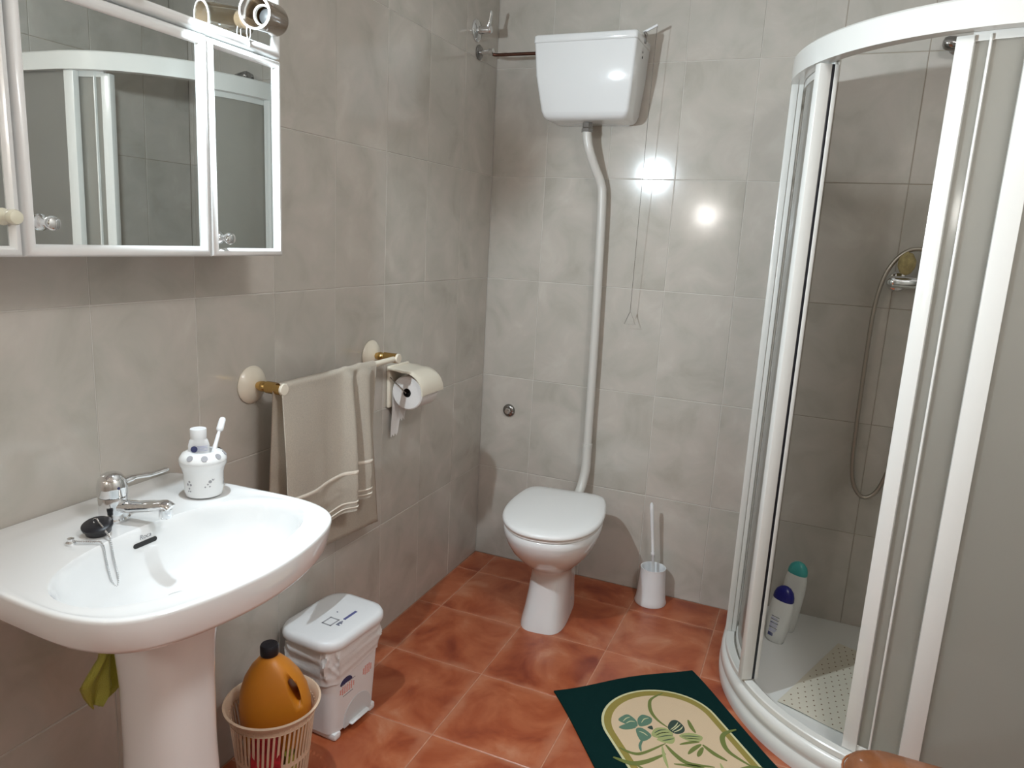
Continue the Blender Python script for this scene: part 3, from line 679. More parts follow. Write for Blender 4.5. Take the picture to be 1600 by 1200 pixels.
bm = BM(); tube(bm, smoothpath([(.052, -.166, 2.020), (.058, -.162, 2.014), (.075, -.158, 2.0125), (.15, -.155, 2.0125), (.2335, -.152, 2.0125)], 6), .0058, 14)
sp_ = tag(link('supply_pipe', bm, 'copper', None), 'dark copper pipe joining the corner valve to the cistern', 'pipe')

wk = thing('wall_rosette', (.125, 0, .66), 'small round chrome fitting on the back wall left of the flush pipe', 'wall fitting')
bm = BM(); lathe(bm, [(.0265, .0003), (.0270, .003), (.024, .009), (.016, .013)], 40, aim((.126, 0, .659), (0, -1, 0))); link('flange', bm, 'dark_chrome', wk)
bm = BM(); lathe(bm, [(.0125, .010), (.0125, .020), (.011, .023), (.002, .0235)], 8, aim((.126, 0, .659), (0, -1, 0))); link('screw_head', bm, 'chrome', wk, smooth=False)

# ---------------------------------------------------------------- toilet
tl = thing('toilet', (.475, -.35, 0), 'white ceramic toilet with a closed white lid against the back wall', 'toilet')
tx = at((.458, -.167, 0)) @ Matrix.Rotation(math.radians(7), 4, 'Z') @ Matrix.Diagonal((1, 1, .974, 1))
def outline(sc=1.0, z=0, dy=0.0, N=64, wid=1.0):
    """lid outline: straight back, round front"""
    P = smoothpath([(-.120, -.004, 0), (-.150, -.035, 0), (-.168, -.12, 0), (-.176, -.22, 0), (-.168, -.31, 0), (-.140, -.385, 0), (-.092, -.440, 0), (-.035, -.464, 0), (.035, -.464, 0), (.092, -.440, 0), (.140, -.385, 0), (.168, -.31, 0), (.176, -.22, 0), (.168, -.12, 0), (.150, -.035, 0), (.120, -.004, 0), (.06, .0, 0), (-.06, .0, 0)], 5, True)
    c = Vector((0, -.23, 0))
    return [((p.x-c.x)*sc*wid+c.x, (p.y-c.y)*sc+c.y+dy, z) for p in P]
bm = BM(); rings(bm, [outline(.985, .418), outline(1, .420), outline(1.003, .426), outline(.99, .433), outline(.95, .4375), outline(.80, .441), outline(.5, .443), outline(.1, .444)], xf=tx); link('lid', bm, 'seat_plastic', tl, auto=60)
bm = BM(); rings(bm, [outline(.955, .4065), outline(.972, .4075), outline(.974, .412), outline(.968, .4175), outline(.93, .418)], xf=tx); link('seat', bm, 'seat_plastic', tl, auto=60)
bm = BM()
def br_(z, yf, yb, hw, n=2.4, N=90):
    cy = (yf+yb)/2; return sellipse(0, cy, hw, (yb-yf)/2, n, z, N)
bowl_r = [outline(.945, .406), outline(.968, .402), outline(.966, .378)]
o0 = outline(.968, .372)
NN = len(o0)
def bring(z, yf, yb, hw, n, blend=0):
    """ring with the same point count as outline(), pointed at matching angles"""
    out = []
    cy = (yf+yb)/2
    for p in outline(1, 0):
        a = math.atan2(p[1]+.23, p[0]); c, s = math.cos(a), math.sin(a)
        r = 1/((abs(c)/hw)**n+(abs(s)/((yb-yf)/2))**n)**(1/n)
        out.append((c*r+blend, cy+s*r, z))
    return out
bowl_r += [bring(.340, -.440, -.02, .158, 2.2), bring(.305, -.415, -.02, .143, 2.2), bring(.270, -.378, -.02, .120, 2.2), bring(.240, -.335, -.02, .096, 2.3), bring(.218, -.308, -.015, .077, 2.5), bring(.200, -.302, -.012, .072, 2.8), bring(.180, -.302, -.008, .071, 3.0, -.002), bring(.12, -.310, -.005, .073, 3.2, -.005), bring(.06, -.322, 0, .077, 3.4, -.008), bring(.02, -.334, 0, .082, 3.6, -.010), bring(.0, -.337, 0, .083, 3.6, -.010)]
rings(bm, bowl_r, xf=tx); tb_ = link('bowl', bm, 'ceramic', tl, auto=70)
for s in (-1, 1):
    bm = BM(); t = BM(); lathe(t, [(.007, -.003), (.007, .001)], 16); join(bm, t, tx @ aim((s*.0775-.008, -.145, .058), (s, 0, .06))); link('bolt_hole', bm, 'print_grey', tb_, smooth=False)
for s in (-1, 1):
    bm = BM(); lathe(bm, [(.012, .398), (.013, .418), (.011, .428), (.003, .430)], 16, tx @ at((s*.07, .006, 0))); link('hinge', bm, 'seat_plastic', tl)

# ---------------------------------------------------------------- toilet brush
HXb, HYb = .797, -.075
bh = thing('brush_holder', (HXb, HYb, 0), 'white plastic toilet brush holder flaring at the foot on the floor', 'brush holder')
bm = BM(); lathe(bm, [(.001, 0), (.060, 0), (.0615, .004), (.057, .02), (.0535, .05), (.050, .10), (.0475, .140), (.0485, .145), (.0455, .145), (.0435, .138), (.046, .09), (.046, .012), (.001, .010)], 48, at((HXb, HYb, 0))); link('pot', bm, 'white_plastic', bh)
bs = thing('toilet_brush', (HXb, HYb, .012), 'white toilet brush standing in its holder with a thin leaning handle', 'toilet brush')
h0 = Vector((HXb+.004, HYb, .10)); h1 = Vector((HXb-.028, HYb-.010, .405))
bm = BM(); tube(bm, [h0.lerp(h1, t) for t in (0, .30, .31, .34, .35, .6, .9, .97, 1)], [.0055, .0055, .0075, .0075, .0055, .0062, .0078, .0075, .004], 16); link('handle', bm, 'white_plastic', bs)
bm = BM(); lathe(bm, [(.008, .015), (.032, .02), (.036, .05), (.034, .085), (.010, .098), (.004, .104)], 24, at((HXb, HYb, 0)))
for v in bm.verts: v.co += Vector((random.uniform(-1, 1), random.uniform(-1, 1), 0))*.0012
link('bristle_head', bm, 'white_plastic', bs)

# ---------------------------------------------------------------- pedal bin
bn = thing('pedal_bin', (.125, -1.19, 0), 'white plastic pedal bin lined with a white bag by the wall', 'waste bin')
bxf = at((.128, -1.188, 0)) @ Matrix.Rotation(math.radians(-4), 4, 'Z')
bm = BM()
def brr(hx, hy, z, r): return rrect(-hx, hx, -hy, hy, z, r, 6)
rings(bm, [brr(.070, .090, .018, .03), brr(.074, .095, .020, .03), brr(.080, .104, .16, .033), brr(.086, .113, .285, .036)], xf=bxf); bb = link('body', bm, 'white_plastic', bn, auto=50)
for s in (-1, 1):
    bm = BM(); box(bm, -.066, .078, s*.088-.028*(s > 0), s*.088+.028*(s < 0), 0, .022, .006, xf=bxf); link('foot', bm, 'white_plastic', bn)
# arched pedal recess on the front with the pedal inside
ap = [(-.058, .0)]+[(-.058*math.cos(PI*k/14), .018+.055*math.sin(PI*k/14)) for k in range(15)]+[(.058, .0)]
fx = bxf @ Matrix(((0,0,1,.0745),(1,0,0,.01),(0,1,0,.018),(0,0,0,1)))
bm = BM(); prism(bm, ap, -.01, .0035, fx); link('pedal_recess', bm, 'print_lilac', bb, smooth=False)
MATS_rec = mat('recess_plastic', (.62,.66,.68), .4)
bb.children[0].data.materials[0] = MATS_rec
bm = BM(); box(bm, .05, .090, -.030, .050, .020, .027, .004, xf=bxf); link('pedal', bm, 'white_plastic', bn)
# folded-over bag: a creased skirt round the bin's top
bm = BM(); rs = []
def brn(hx, hy, z, r): return rrect(-hx, hx, -hy, hy, z, r, 16)
for k in range(17):
    t = k/16; z = .287-.100*t; row = []
    for p in brn(.0890-.003*t, .1165-.005*t, z, .040):
        a = math.atan2(p[1], p[0]); n = Vector((math.cos(a), math.sin(a), 0)); q = Vector(p)
        rid = 1-abs(noise.noise(Vector((a*4.2+z*9, z*16, 1.7)))*2); rid2 = 1-abs(noise.noise(Vector((a*9-z*25, z*34+a*3, 5.1)))*2)
        amp = math.sin(PI*min(1, t*1.15))**.7
        dz = .012*math.sin(a*2+.8)*t+.006*noise.noise(Vector((a*6, 3, 0)))*t
        row.append(tuple(q+n*(.0085*rid**2+.0045*rid2**2)*amp+Vector((0, 0, dz))))
    rs.append(row)
last = [tuple(Vector(p)*1.0-Vector((math.cos(math.atan2(p[1], p[0])), math.sin(math.atan2(p[1], p[0])), 0))*.006+Vector((0, 0, .002))) for p in rs[-1]]
rings(bm, rs+[last], False, False, xf=bxf)
link('bag', bm, 'bag_film', bn, auto=32)
bm = BM()
rings(bm, [brr(.090, .118, .284, .05), brr(.0985, .127, .284, .056), brr(.1005, .129, .289, .057), brr(.100, .1285, .300, .057), brr(.096, .124, .309, .055), brr(.085, .112, .3125, .05), brr(.05, .07, .3135, .03)], xf=bxf); ld_ = link('lid', bm, 'white_plastic', bn, auto=60)
def lidmark(nm, x0, x1, y0, y1, m, rz=0.0, z=.3137):
    bm = BM(); xf = bxf @ at(((x0+x1)/2, (y0+y1)/2, z)) @ Matrix.Rotation(rz, 4, 'Z'); box(bm, (x0-x1)/2, (x1-x0)/2, (y0-y1)/2, (y1-y0)/2, -.0008, .0006, xf=xf); return link(nm, bm, m, ld_, smooth=False)
lidmark('print_bar', .034, .042, -.004, .048, 'print_blue', z=.3136)
bm = BM()
for (x0, x1, y0, y1) in ((-.002, .030, -.050, -.046), (-.002, .030, -.016, -.012), (-.002, .002, -.05, -.012), (.026, .030, -.05, -.012)): box(bm, x0, x1, y0, y1, .3130, .3142, xf=bxf)
link('print_frame', bm, 'print_grey', ld_, smooth=False)
bm = BM()
for k, (x, y, l) in enumerate(((.036, -.036, .012), (.036, -.031, .007), (.036, -.026, .012), (.036, -.021, .009), (.038, -.016, .004), (-.006, .016, .004))): box(bm, x, x+l, y, y+.0028, .3130, .3142, xf=bxf)
link('print_letters', bm, 'print_navy', ld_, smooth=False)['kind'] = 'stuff'
# printed marks on the front: navy half disc, two red emblems, small lettering
def frontmark(nm, pts_or_boxes, m):
    bm = BM()
    for q in pts_or_boxes:
        x = .0745+(.080-.074)*(q[2]-.02)/.14*1.0
        zc = (q[2]+q[3])/2; xs = .074+.006*min(1, (zc-.02)/.14)+.006*max(0, (zc-.16)/.125)
        box(bm, xs-.001, xs+.0007, q[0], q[1], q[2], q[3], xf=bxf)
    o = link(nm, bm, m, bb, smooth=False); o['kind'] = 'stuff'; return o
hd = [(.024*math.cos(PI*k/16), .016*math.sin(PI*k/16)) for k in range(17)]
bm = BM(); prism(bm, hd, -.001, .0009, bxf @ Matrix(((0,0,1,.0815),(1,0,0,-.045),(0,1,.04,.160),(0,0,0,1)))); link('print_half_disc', bm, 'print_navy', bb, smooth=False)
random.seed(3)
frontmark('print_emblem', [(-.070+.009*i+random.uniform(0, .002), -.064+.009*i, .128+.005*j, .1315+.005*j) for i in range(7) for j in range(5) if not (i in (0, 6) and j in (0, 4))], 'print_red')
frontmark('print_emblem', [(.028+.008*i, .033+.008*i, .136+.005*j, .1395+.005*j) for i in range(5) for j in range(6) if not (i in (0, 4) and j in (0, 5))], 'print_red')
frontmark('print_lettering', [(-.064+.006*i, -.0605+.006*i, .1555, .158) for i in range(3)]+[(-.035+.006*i, -.0305+.006*i, .1555, .158) for i in range(5)]+[(-.055+.006*i, -.0505+.006*i, .1195, .122) for i in range(7)], 'print_grey')

# ---------------------------------------------------------------- basket with the jug
KX, KY = .169, -1.484
bk = thing('plastic_basket', (KX, KY, 0), 'pale pink slatted plastic basket on the floor beside the pedestal', 'basket')
H_ = .25
bm = BM(); lathe(bm, [(.103, H_-.012), (.112, H_-.004), (.113, H_), (.108, H_+.002), (.100, H_-.008), (.0985, H_-.03), (.1005, H_-.03)], 56, at((KX, KY, 0)), False, False); link('rim', bm, 'basket_plastic', bk)
def rad(z): return .074+(.101-.074)*z/H_
for z in (.02, .125):
    bm = BM(); lathe(bm, [(rad(z)+.001, z-.006), (rad(z)+.0015, z+.006), (rad(z)-.002, z+.006), (rad(z)-.002, z-.006), (rad(z)+.001, z-.006)], 56, at((KX, KY, 0)), False, False); link('hoop', bm, 'basket_plastic', bk)
bm = BM(); lathe(bm, [(.001, 0), (.074, 0), (.075, .003), (.0755, .012), (.072, .012), (.071, .004), (.001, .004)], 48, at((KX, KY, 0))); link('base', bm, 'basket_plastic', bk)
NS = 52; slm = None
for k in range(NS):
    if slm is None:
        bm = BM(); z0, z1 = .008, H_-.02
        rs = []
        for j in range(5):
            t = j/4; z = z0+(z1-z0)*t; r = rad(z); a = .16*t
            c, s = math.cos(a), math.sin(a)
            hw = .0026
            rs.append([(r*c-s*q*hw+c*e, r*s+c*q*hw+s*e, z) for q, e in ((-1, -.0012), (1, -.0012), (1, .0012), (-1, .0012))])
        rings(bm, rs); bmesh.ops.recalc_face_normals(bm, faces=bm.faces[:]); slm = bpy.data.meshes.new('slat'); bm.to_mesh(slm); bm.free(); slm.materials.append(MATS['basket_plastic'])
    o = bpy.data.objects.new('slat', slm); C.objects.link(o); o.parent = bk; o.rotation_euler = (0, 0, 2*PI*k/NS)

jg = thing('cleaning_jug', (KX, KY+.006, .004), 'orange plastic jug with a black cap and moulded handle standing in the basket', 'jug')
jx = at((KX+.004, KY+.008, .004)) @ Matrix.Rotation(math.radians(38), 4, 'Z') @ Matrix.Diagonal((1, 1, 1.10, 1))
def jug():
    bm = BM(); R0 = []
    pf = [(0, .046, .040), (.006, .054, .046), (.03, .058, .050), (.10, .070, .056), (.17, .082, .062), (.215, .083, .062), (.25, .077, .058), (.28, .064, .050), (.305, .046, .038), (.322, .028, .026), (.330, .0185, .0185), (.345, .017, .017)]
    for z, a, b in pf:
        off = -.014*max(0, (z-.2)/.145)
        R0.append(sellipse(off, 0, a, b, 2.3, z, 56))
    rings(bm, R0, xf=jx)
    return bm
bm = jug()
# cut the grip hole right through the jug's shoulder
o = link('body', bm, 'orange_jug', jg, auto=50)
cut = BM(); rs = []
for y in (-.12, .12): rs.append([(.043+.0115*math.cos(a)-.35*.030*math.sin(a), y, .258+.030*math.sin(a)) for a in [2*PI*k/28 for k in range(28)]])
rings(cut, rs, xf=jx); co = link('cutter', cut, 'orange_jug')
md = o.modifiers.new('grip', 'BOOLEAN'); md.operation = 'DIFFERENCE'; md.object = co; md.solver = 'EXACT'
bpy.context.view_layer.update()
me2 = bpy.data.meshes.new_from_object(o.evaluated_get(bpy.context.evaluated_depsgraph_get())); o.modifiers.clear(); o.data = me2; bpy.data.objects.remove(co)
bm = BM(); lathe(bm, [(.0205, .332), (.0215, .335), (.0215, .352), (.019, .356), (.002, .357)], 30, jx @ at((-.0135, 0, 0))); link('cap', bm, 'black_rubber', jg)
def pack(name, ang, zt, m, label, cat, wd):
    c = Vector((KX+.074*math.cos(ang), KY+.074*math.sin(ang), 0)); xf = at(c) @ Matrix.Rotation(ang, 4, 'Z')
    bm = BM(); rings(bm, [rrect(-.006, .004, -wd, wd, .0045, .003, 3), rrect(-.008, .009, -wd, wd, .06, .004, 3), rrect(-.006, .015, -wd, wd, .15, .004, 3), rrect(-.002, .012, -wd*.95, wd*.95, zt, .003, 3)], xf=xf); return tag(link(name, bm, m), label, cat)
pack('packet', -1.05, .205, 'red_pack', 'red and white packet behind the basket slats', 'packet', .034)
pack('packet', -.36, .14, 'green_pack', 'olive green packet low inside the basket', 'packet', .014)

# ---------------------------------------------------------------- yellow cloth behind the pedestal
EDG = [(.738, -1.862, -1.835), (.62, -1.862, -1.828), (.553, -1.868, -1.812), (.508, -1.903, -1.800), (.485, -1.897, -1.808), (.466, -1.889, -1.838), (.454, -1.882, -1.872)]
bm = BM(); rows = []
for k in range(25):
    t = k/24*(len(EDG)-1); q = min(int(t), len(EDG)-2); f = t-q; z, ya, yb = [EDG[q][m]+(EDG[q+1][m]-EDG[q][m])*f for m in range(3)]
    rows.append([(.100+.010*math.sin(i/20*9+z*22)+.006*math.sin(i/20*17), ya+(yb-ya)*i/20, z+.010*math.sin(PI*i/20)*(.738-z)/.28) for i in range(21)])
rings(bm, rows, closed=False); bmesh.ops.solidify(bm, geom=bm.faces[:], thickness=.003)
tag(link('cleaning_cloth', bm, 'yellow_cloth', auto=80), 'yellow cleaning cloth hanging under the washbasin behind the pedestal', 'cloth')

# ---------------------------------------------------------------- rug
rg = thing('bath_rug', (.95, -.9, 0), 'dark green bath rug printed with an arched beige panel of tulips', 'rug')
A_ = Vector((.649, -.794)); ru = Vector((.76, .65)).normalized(); rv = Vector((ru.y, -ru.x))
def R3(s, t, z=0): p = A_+ru*s+rv*t; return Vector((p.x, p.y, z))
RW, RL = .485, .80
bm = BM(); NU, NV = 24, 36
def edgew(s, t):
    s2 = s+.006*math.sin(t*9+1)*(1 if abs(s-RW/2) > RW*.45 else 0); t2 = t+.007*math.sin(s*14+.8)*(1 if t < .02 else 0); return s2, t2
grid = [[R3(*edgew(RW*i/NU, RL*j/NV), .0055+.0015*math.sin(i*.9)*math.sin(j*.55)*(1 if i in (0, NU) or j in (0, NV) else .0)) for i in range(NU+1)] for j in range(NV+1)]
rings(bm, grid, closed=False); bmesh.ops.recalc_face_normals(bm, faces=bm.faces[:])
if sum(f.normal.z for f in bm.faces) < 0: bmesh.ops.reverse_faces(bm, faces=bm.faces[:])
bot = bmesh.ops.extrude_face_region(bm, geom=bm.faces[:]); 
for v in [g for g in bot['geom'] if isinstance(g, bmesh.types.BMVert)]: v.co.z = .0005
pile = link('pile', bm, 'rug_green', rg, auto=50)
CS = .258
def arch(hw, top, n=28):
    """closed outline: round arch at both ends of the rug"""
    h = .155*hw/.177
    pts = [(CS-hw*math.cos(PI*k/n), top+h-h*math.sin(PI*k/n)) for k in range(n+1)]
    pts += [(CS+hw*math.cos(PI*k/n), RL-(top+h-h*math.sin(PI*k/n))) for k in range(n+1)]
    return pts
def decal(nm, pts, z, m, par=None):
    bm = BM(); f = bm.faces.new([bm.verts.new(R3(s, t, z)) for s, t in pts]); bm.normal_update()
    if f.normal.z < 0: bmesh.ops.reverse_faces(bm, faces=[f])
    r = bmesh.ops.extrude_face_region(bm, geom=[f])
    for v in [g for g in r['geom'] if isinstance(g, bmesh.types.BMVert)]: v.co.z = z-.0008
    bmesh.ops.triangulate(bm, faces=bm.faces[:]); return link(nm, bm, m, par or rg, smooth=False)
decal('cream_edging', arch(.178, .066), .0062, 'rug_edge'); decal('olive_border', arch(.171, .073), .0066, 'rug_olive')
pan = decal('beige_panel', arch(.152, .096), .0070, 'rug_beige')
def ribbon(pts, wd):
    P = [Vector((x, y, 0)) for x, y in pts]; P = smoothpath(P, 6); a, b = [], []; n = len(P)
    for i, p in enumerate(P):
        t = (P[min(i+1, n-1)]-P[max(i-1, 0)]).normalized(); q = Vector((-t.y, t.x, 0)); f = i/(n-1)
        h = wd*(math.sin(PI*min(1, f*.9+.06))**.8)/2
        a.append(p+q*h); b.append(p-q*h)
    return [(p.x, p.y) for p in a+b[::-1]]
def blob(pts): return [(p.x, p.y) for p in smoothpath([(x, y, 0) for x, y in pts], 4, True)]
FL = [('stem', ribbon([(.331,.096),(.283,.114),(.262,.141),(.251,.175),(.253,.211),(.266,.246)], .011), 'rug_leaf'),
 ('petal', blob([(.139,.183),(.158,.168),(.179,.166),(.189,.196),(.181,.219),(.164,.213)]), 'rug_teal'), ('petal', blob([(.127,.21),(.142,.224),(.175,.223),(.157,.203)]), 'rug_teal'),
 ('petal', blob([(.196,.191),(.22,.176),(.239,.196),(.223,.218),(.188,.221)]), 'rug_teal'), ('petal', blob([(.17,.231),(.192,.231),(.201,.267),(.163,.279)]), 'rug_teal'),
 ('petal', blob([(.204,.261),(.228,.24),(.258,.247),(.265,.277),(.234,.288),(.212,.277)]), 'rug_lime'), ('petal', blob([(.209,.282),(.247,.28),(.263,.287),(.247,.308),(.226,.302)]), 'rug_lime'),
 ('petal', blob([(.264,.248),(.288,.222),(.308,.224),(.313,.254),(.3,.274),(.274,.275)]), 'rug_dark'), ('petal', blob([(.279,.285),(.313,.28),(.342,.303),(.326,.319),(.298,.312)]), 'rug_lime'), ('petal', blob([(.207,.231),(.223,.227),(.218,.243)]), 'rug_dark'),
 ('leaf', ribbon([(.341,.229),(.334,.259),(.332,.285)], .012), 'rug_leaf'), ('leaf', ribbon([(.262,.317),(.295,.317),(.322,.322)], .009), 'rug_leaf'), ('leaf', ribbon([(.322,.331),(.292,.342),(.265,.357)], .013), 'rug_leaf'),
 ('leaf', ribbon([(.32,.343),(.3,.36),(.286,.372)], .013), 'rug_leaf'), ('leaf', ribbon([(.325,.334),(.337,.374),(.356,.406)], .013), 'rug_leaf'),
 ('leaf', ribbon([(.058,.318),(.095,.35),(.138,.355),(.205,.341)], .016), 'rug_leaf'), ('leaf', ribbon([(.457,.300),(.414,.307),(.39,.333),(.382,.379),(.412,.447)], .015), 'rug_leaf'),
 ('leaf', ribbon([(.091,.287),(.116,.317),(.148,.323),(.225,.304)], .010), 'rug_leaf'), ('leaf', ribbon([(.223,.309),(.229,.352),(.247,.389),(.309,.419)], .014), 'rug_leaf'), ('stem', ribbon([(.21,.312),(.194,.354),(.184,.391)], .009), 'rug_lime'), ('leaf', ribbon([(.143,.316),(.152,.292),(.178,.266)], .008), 'rug_teal')]
for dn, pts in (('dark', [[(.268,.256),(.290,.245),(.306,.232)], [(.272,.268),(.295,.262),(.310,.252)], [(.270,.262),(.29,.252),(.308,.242)]]),):
    for q in pts: FL.append(('petal_vein', ribbon(q, .0035), 'rug_edge'))
for q in ([(.214,.268),(.235,.262),(.258,.266)], [(.216,.276),(.240,.276),(.262,.279)], [(.285,.288),(.31,.294),(.336,.304)], [(.288,.296),(.31,.304),(.328,.312)], [(.222,.292),(.24,.292),(.258,.292)], [(.215,.258),(.235,.251),(.255,.253)]): FL.append(('petal_vein', ribbon(q, .003), 'rug_dark'))
for q in ([(.15,.19),(.165,.18),(.178,.178)], [(.155,.200),(.17,.195),(.183,.200)], [(.20,.208),(.215,.196),(.23,.195)], [(.175,.24),(.185,.25),(.19,.264)]): FL.append(('petal_vein', ribbon(q, .003), 'rug_edge'))
for rep in (0, 1):
    for k, (nm, pts, m) in enumerate(FL):
        q = pts if rep == 0 else [(2*CS-s, RL-t) for s, t in pts]
        decal(nm, q, .0074+.0002*(k % 3)+(.0004 if nm == 'petal_vein' else 0), m, pan)

# ---------------------------------------------------------------- shower tray and screen
CC = Vector((1.65, -.35))
def plan(r, y_end=0.0, x_end=RX, n=40, a0=180, a1=270):
    p = []
    if a0 == 180: p += [(CC.x-r, y_end), (CC.x-r, (y_end+CC.y)/2)]
    p += [(CC.x+r*math.cos(math.radians(a0+(a1-a0)*k/n)), CC.y+r*math.sin(math.radians(a0+(a1-a0)*k/n))) for k in range(n+1)]
    if a1 == 270: p += [((x_end+CC.x)/2, CC.y-r), (x_end, CC.y-r)]
    return p
ty = thing('shower_tray', (1.5, -.4, 0), 'white quadrant shower tray with a rounded stepped rim in the corner', 'shower tray')
# path runs clockwise seen from above: its left-hand side is the inside, so positive offset = outwards
bm = BM(); pth = plan(.55, -.001, RX-.001)
prof = [(0, .0), (.002, .012), (.003, .040), (-.003, .047), (-.004, .052), (.001, .060), (.001, .080), (-.004, .092), (-.014, .098), (-.050, .100), (-.058, .096), (-.066, .075), (-.085, .060), (-.11, .056)]
def sweep_in(bm, path, prof, close):
    rs = []
    for i, p in enumerate(path):
        a = Vector(path[max(i-1, 0)]); b = Vector(path[min(i+1, len(path)-1)]); t = (b-a).normalized(); n = Vector((t.y, -t.x))  # right of travel
        rs.append([(p[0]+n.x*o, p[1]+n.y*o, z) for o, z in prof])
    return rs
def side(path):   # sign that makes positive offsets point away from the corner
    a, b = Vector(path[0]), Vector(path[1]); t = (b-a).normalized(); n = Vector((t.y, -t.x)); return 1 if n.x < 0 else -1
sg = side(pth)
rs = sweep_in(bm, pth, [(o*sg, z) for o, z in prof], False)
L = [[bm.verts.new(q) for q in r] for r in rs]; m_ = len(prof)
for a, b in zip(L, L[1:]):
    for i in range(m_-1): bm.faces.new((a[i], a[i+1], b[i+1], b[i]))
cor = bm.verts.new((RX-.001, -.001, .056)); bm.faces.new([l[-1] for l in L]+[cor])
link('tray', bm, 'tray_acrylic', ty, auto=50)
bm = BM(); lathe(bm, [(.001, .0565), (.04, .0565), (.042, .059), (.036, .060), (.001, .0595)], 32, at((1.72, -.30, 0))); link('waste_grid', bm, 'chrome', ty)

sc = thing('shower_screen', (1.5, -.4, .1), 'curved white-framed shower screen with sliding doors standing on the tray rim', 'shower screen')
def band(name, r0, r1, z0, z1, m, a0=180, a1=270, n=40, parent=None, lo=-.001, hi=RX-.001, rnd=0.0):
    bm = BM(); p = plan((r0+r1)/2, lo, hi, n, a0, a1); h = abs(r1-r0)/2; e = rnd
    pr = [(-h, z0), (h, z0), (h, z1-e), (h-e, z1), (-h+e, z1), (-h, z1-e)] if e else [(-h, z0), (h, z0), (h, z1), (-h, z1)]
    rs = sweep_in(bm, p, pr, True); L = [[bm.verts.new(q) for q in r] for r in rs]; k = len(pr)
    for a, b in zip(L, L[1:]):
        for i in range(k): bm.faces.new((a[i], a[(i+1) % k], b[(i+1) % k], b[i]))
    bm.faces.new(L[0]); bm.faces.new(L[-1][::-1])
    return link(name, bm, m, parent or sc, auto=30)
band('top_rail', .512, .546, 1.838, 1.900, 'white_enamel', rnd=.005)
band('bottom_rail', .512, .540, .0985, .116, 'white_enamel', rnd=.003)
def post(name, ang, r0, r1, wd, z0, z1, m, parent, off=0.0, bev=.002):
    """upright bar: radial r0..r1, width wd along the curve, shifted off along the curve (m)"""
    a = math.radians(ang); er = Vector((math.cos(a), math.sin(a), 0)); et = Vector((-math.sin(a), math.cos(a), 0))
    M = Matrix((er, et, Vector((0, 0, 1)))).transposed().to_4x4(); M.translation = (CC.x, CC.y, 0)
    bm = BM(); box(bm, r0, r1, off-wd/2, off+wd/2, z0, z1, bev, 2, M); return link(name, bm, m, parent)
def flat(name, x0, x1, y0, y1, z0, z1, m, parent, bev=0): bm = BM(); box(bm, x0, x1, y0, y1, z0, z1, bev); return link(name, bm, m, parent, smooth=bool(bev))
# fixed panel along the tray's straight side, with wall profile and end post
fa = flat('fixed_panel', 1.1195, 1.1255, -.362, -.02, .116, 1.840, 'screen_glass', sc)
flat('wall_profile', 1.108, 1.134, -.028, -.001, .1005, 1.850, 'white_enamel', fa, .003)
flat('end_post', 1.106, 1.126, -.372, -.352, .116, 1.845, 'white_enamel', fa, .003)
flat('end_post', 1.124, 1.140, -.368, -.350, .116, 1.845, 'white_enamel', fa, .003)
# sliding doors (curved panes on the inner track)
def door(a_lead, a_tail, sgn, parts):
    d = band('sliding_door', .500, .505, .122, 1.844, 'screen_glass', min(a_lead, a_tail), max(a_lead, a_tail), 20)
    band('top_bar', .496, .509, 1.820, 1.846, 'white_enamel', min(a_lead, a_tail), max(a_lead, a_tail), 20, d)
    band('bottom_bar', .496, .509, .118, .136, 'white_enamel', min(a_lead, a_tail), max(a_lead, a_tail), 20, d)
    for nm, off, wd, r0, r1, m in parts: post(nm, a_lead, r0, r1, wd, .120, 1.832, m, d, off*sgn, .0015)
    return d
door(212.0, 176.5, 1, [('stile', -.004, .022, .519, .552, 'white_enamel'), ('magnet_gasket', -.004, .021, .511, .519, 'black_rubber'), ('stile_lip', -.004, .022, .500, .511, 'white_enamel')])
door(250.9, 267.5, -1, [('stile', .012, .034, .490, .518, 'white_enamel'), ('stile_lip', -.034, .005, .494, .514, 'white_enamel')])
fb = band('fixed_panel', .522, .528, .116, 1.838, 'screen_glass', 264.5, 270, 8, None, -.001, RX-.02)
post('end_post', 264.2, .512, .536, .044, .116, 1.838, 'white_enamel', fb)
flat('wall_profile', 1.972, 1.999, -.890, -.862, .1005, 1.850, 'white_enamel', fb, .003)

# ---------------------------------------------------------------- things in the shower
def bottle(name, x, y, h, a, b, rot, lean, caph, capm, label, capname):
    t = thing(name, (x, y, .0565), label, 'bottle')
    xf = at((x, y, .0565)) @ Matrix.Rotation(lean, 4, 'Y') @ Matrix.Rotation(rot, 4, 'Z'); hb = h-caph
    bm = BM(); rings(bm, [sellipse(0, 0, a*s, b*s2, 2.3, z*hb, 44) for z, s, s2 in ((0, .72, .8), (.02, .80, .9), (.2, .90, 1), (.45, 1.0, 1), (.7, 1.06, 1), (.88, 1.02, .98), (.97, .94, .94), (1, .88, .90))], xf=xf); bo = link('body', bm, 'bottle_white', t)
    bm = BM(); rings(bm, [sellipse(0, 0, a*s, b*s2, 2.2, hb+z*caph, 44) for z, s, s2 in ((.0, .90, .92), (.06, .94, .96), (.35, .90, .92), (.65, .76, .80), (.88, .48, .55), (.98, .20, .24), (1, .02, .03))], xf=xf); link(capname, bm, capm, t)
    return t, bo, xf
t, bo, xf = bottle('shampoo_bottle', 1.262, -.245, .205, .038, .023, math.radians(-24), math.radians(4), .050, 'blue_cap', 'white shampoo bottle with a dark blue cap and printed back label in the tray', 'cap')
def bmark(nm, rects, m, yy=-.0236):
    bm = BM()
    for x0, x1, z0, z1 in rects: box(bm, x0, x1, yy, yy+.004, z0, z1, xf=xf)
    link(nm, bm, m, bo, smooth=False)
